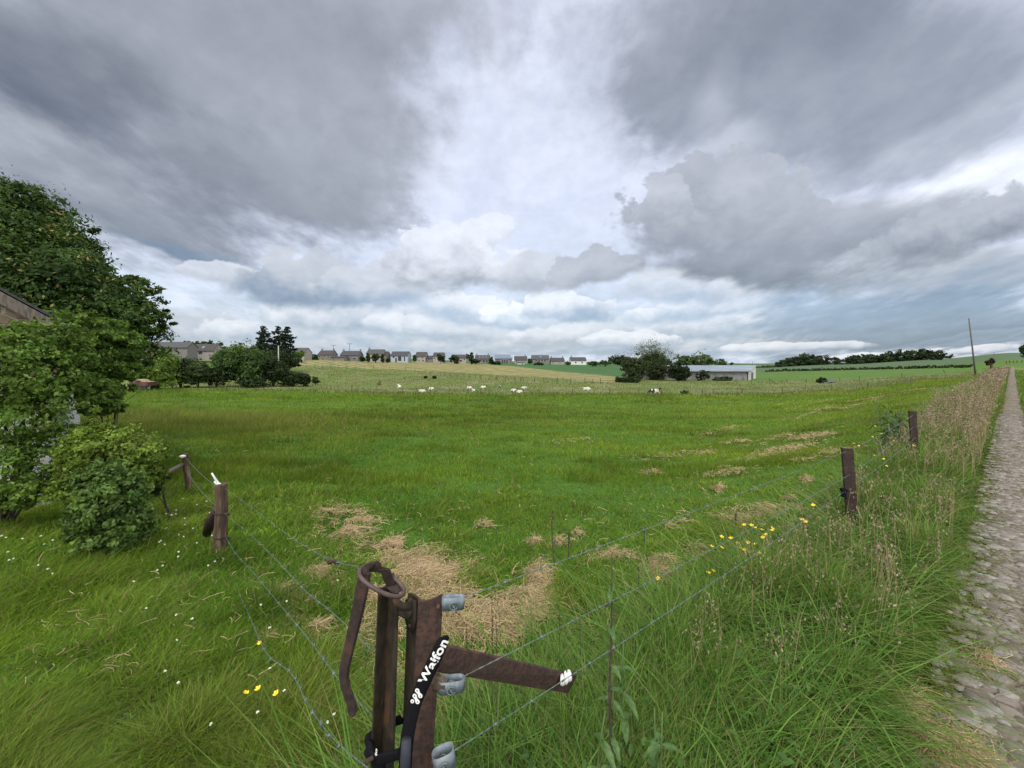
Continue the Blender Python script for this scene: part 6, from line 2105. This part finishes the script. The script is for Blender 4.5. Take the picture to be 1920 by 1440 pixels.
def nettle(base, h, label, seed, pairs=6, leaf=.07, stem='stem_dark', lm='nettle', lean=(0, 0), group=None, start=.25):
    base = Vector(base); root = empty('nettle', base, 0, label, 'nettle', group)
    r = random.Random(seed); mb = MB()
    top = Vector((lean[0], lean[1], h)); pts = [top * (i / 5) + Vector((math.sin(i * 1.7 + seed) * .006, 0, 0)) for i in range(6)]
    mb.tube(pts, [.0050, .0048, .0043, .0038, .0030, .0018], 6)
    for i in range(5):
        q_ = top * (.3 + .14 * i)
        for k in range(3):
            a = r.uniform(0, 6.28); mb.tube([q_, q_ + Vector((math.cos(a) * .016, math.sin(a) * .016, -.012))], [.0022, .0012], 4)
    mb.build('stem', M[stem], root, True)
    for i in range(pairs):
        t = start + (1 - start) * i / pairs; a0 = r.uniform(0, 3.14)
        for k in (0, 1):
            a = a0 + math.pi * k + r.uniform(-.3, .3)
            l_ = MB(); serrated_leaf(l_, top * t, Vector((math.cos(a), math.sin(a), .25)), leaf * (1.25 - .6 * t) * r.uniform(.8, 1.2), leaf * .40 * (1.2 - .5 * t), .8)
            l_.build('leaf', M[lm], root)
    return root


def gp(x, Y, dy=0): 
    X = (x - CX) / F * Y
    return Vector((X, Y, Tz(X, Y)))


nettle(gp(1150, 1.22), 1.6 - (1040 - HY) / F * 1.22 - Tz(.3, 1.22), 'tall dark stemmed nettle just right of the white insulator', 201, 7, .062, lean=(-.01, 0))
for i, (x, Y, h, lab) in enumerate(((1215, 1.12, .66, 'leafy nettle low in the foreground right of the tall stemmed one'), (1245, 1.2, .60, 'broad leaved nettle at the bottom edge of the verge'), (1100, 1.2, .60, 'small nettle beside the buried end of the brace'),
                                    (1175, 1.45, .62, 'nettle with spread leaves behind the tall stemmed one'))):
    nettle(gp(x, Y), h, lab, 210 + i, 5, .09, stem='stem_green', lm='nettle', lean=(random.Random(i).uniform(-.05, .05), -.03), group='low nettles in the foreground verge')
# nettle clump beside the third post
rs_ = random.Random(9)
for i in range(16):
    x = 1655 + 48 * rs_.random(); Y = 6.6 + 1.5 * rs_.random()
    nettle(gp(x, Y), .55 + .45 * rs_.random(), 'dark nettle in the tall clump behind the third fence post', 230 + i, 6, .17, stem='stem_green', lm='nettle_dark', lean=(rs_.uniform(-.1, .1), 0), group='nettle clump behind the third post')


def stalk(base, h, label, seed, lean=.02, r_=.003, head=.4, name='dock_stalk', cat='dry stalk', group='dry stalks along the wire fence'):
    base = Vector(base); root = empty(name, base, 0, label, cat, group)
    r = random.Random(seed); top = Vector((lean, 0, h))
    pts = [top * (i / 6) + Vector((lean * .5 * math.sin(math.pi * i / 6), 0, 0)) for i in range(7)]
    MB().tube(pts, [r_, r_ * .95, r_ * .9, r_ * .8, r_ * .7, r_ * .55, r_ * .35], 6).build('stem', M['stem_dark'], root, True)
    mb = MB()
    for i in range(26):
        t = 1 - head * r.random(); q_ = top * t + Vector((lean * .5 * math.sin(math.pi * t), 0, 0)); a = r.uniform(0, 6.28)
        e = q_ + Vector((math.cos(a) * r_ * 2.2, math.sin(a) * r_ * 2.2, r_ * 2.5))
        mb.tube([q_, e, e + Vector((0, 0, r_))], [r_ * .5, r_ * .9, r_ * .2], 5)
    mb.build('seed_head', M['stem_dark'], root, True)


for i, (x, yt, yb, ln, lab) in enumerate(((1040, 958, 1045, -.02, 'tall dark dock stalk beyond the top wire, left one'), (1066, 1000, 1040, 0, 'short dark stalk right of the tall dock stalk'), (1216, 988, 1040, -.03, 'dark stalk crossing just below the top wire'),
                                          (1375, 962, 990, .02, 'small dark stalk in the hay tuft by the middle wire'), (1390, 1090, 1160, -.02, 'dark bent stalk in the verge right of the nettles'), (1182, 1062, 1130, .05, 'thin leaning stalk beside the second nettle'))):
    g0 = ground_at(x, yb + 18); s_ = g0.y / F
    stalk(g0, (yb + 18 - yt) * s_, lab, 300 + i, ln, max(.0022, .0016 * g0.y * .7))
for i, (x, yt) in enumerate(((752, 1150), (905, 1090), (915, 1150), (860, 1170), (1035, 1135), (1075, 1160), (700, 1110))):
    Y = 1.25 + .12 * i; b0_ = gp(x, Y); h_ = EYE - (yt - HY) / F * Y - b0_.z
    stalk(b0_, min(h_, .85), 'thin green grass stalk rising in front of the hay near the corner post', 330 + i, .03, .0016, .25, 'grass_stalk', 'grass stalk', 'tall grass stalks round the corner post')


def flower(name, petal, loc, h, r_, label, cat, group, seed, clover=False):
    loc = Vector(loc); root = empty(name, loc, 0, label, cat, group)
    r = random.Random(seed); lean = Vector((r.uniform(-.2, .2) * h, r.uniform(-.2, .2) * h, h))
    MB().tube([(0, 0, 0), lean * .5 + Vector((.004, 0, 0)), lean], [.0016, .0014, .0012], 4).build('stem', M['stem_green'], root)
    mb = MB()
    if clover:
        for k in range(14):
            a = r.uniform(0, 6.28); e = r.uniform(-.4, 1.4); d = Vector((math.cos(a) * math.cos(e), math.sin(a) * math.cos(e), math.sin(e)))
            mb.tube([lean + d * r_ * .2, lean + d * r_ * .75, lean + d * r_], [r_ * .2, r_ * .28, r_ * .1], 4)
    else:
        tilt = Matrix.Rotation(r.uniform(-.5, .5), 3, 'X') @ Matrix.Rotation(r.uniform(-.5, .5), 3, 'Y')
        for k in range(5):
            a = 2 * math.pi * k / 5
            f = lambda aa, rr_, z: lean + tilt @ Vector((math.cos(aa) * rr_, math.sin(aa) * rr_, z))
            mb.add([f(a, 0, 0), f(a - .55, r_ * .8, r_ * .25), f(a - .25, r_ * 1.05, r_ * .45), f(a + .25, r_ * 1.05, r_ * .45), f(a + .55, r_ * .8, r_ * .25)], [(0, 1, 2, 3, 4)])
    mb.build('flower_head', M[petal], root)
    return root


BC = [(1535, 408), (1565, 395), (1590, 395), (1605, 415), (1612, 428), (1645, 410), (1640, 425), (1590, 447), (1637, 362), (1555, 350), (1480, 383), (1365, 455), (1420, 465), (1325, 514), (1395, 520), (1435, 510), (1460, 490),
      (1520, 495), (1578, 500), (1460, 528), (1285, 655), (1320, 665), (1022, 640), (980, 710), (1575, 575), (1600, 560), (1470, 640), (1830, 372), (1820, 345), (1865, 270), (1548, 402), (1622, 432), (1475, 388)]
for i, (a, b_) in enumerate(BC):
    x, y = 900 + a / 3, 860 + b_ / 3
    g0 = ground_at(x, y, .22)
    lab_ = None
    flower('buttercup', 'petal_yellow', g0, .235, .006 + .0030 * g0.y, 'yellow buttercup by the middle wire near the hay tufts' if a > 1300 and b_ < 640 else 'single yellow buttercup below the main buttercup cluster', 'buttercup', 'buttercups growing under the wire fence' if a > 1300 and b_ < 640 else 'odd buttercups low by the middle wire', i)
for i, (x, y, lab) in enumerate(((465, 1307, 'lowest of three yellow buttercups on the left lawn'), (483, 1298, 'middle one of three yellow buttercups on the left lawn'), (511, 1297, 'rightmost of three yellow buttercups on the left lawn'), (491, 1207, 'tiny yellow buttercup by the slack gate wire'), (1061, 977, 'lone yellow buttercup on the meadow beyond the top wire'))):
    g0 = ground_at(x, y, .16); flower('buttercup', 'petal_yellow', g0, .17, .012 if i < 3 else .010, lab, 'buttercup', None, 60 + i)
for i in range(18):
    x = 1580 + 130 * rs_.random(); Y = 4 + 3.5 * rs_.random()
    flower('buttercup', 'petal_yellow', gp(x, Y), .40 + .2 * rs_.random(), .007 + .0009 * Y, 'small yellow buttercup in the verge round the second and third fence posts', 'buttercup', 'buttercups in the verge round the posts', 80 + i)
for i in range(58):
    if i < 14: x, y = rs_.uniform(-5, 110), rs_.uniform(1005, 1085); lab = 'white clover head on the lawn at the left picture edge'; gr = 'clover on the left lawn edge'
    elif i < 40: x, y = rs_.uniform(290, 400), rs_.uniform(935, 1080); lab = 'white clover head on the lawn between round bush and gate post'; gr = 'clover between bush and gate post'
    else: x, y = rs_.uniform(250, 650), rs_.uniform(1060, 1430); lab = 'white clover head in the grass left of the gate stake'; gr = 'clover left of the gate stake'
    g0 = ground_at(x, y, .12); flower('clover', 'petal_white', g0, .13 + .03 * rs_.random(), (.0045 + .0011 * g0.y), lab, 'clover', gr, 120 + i, True)
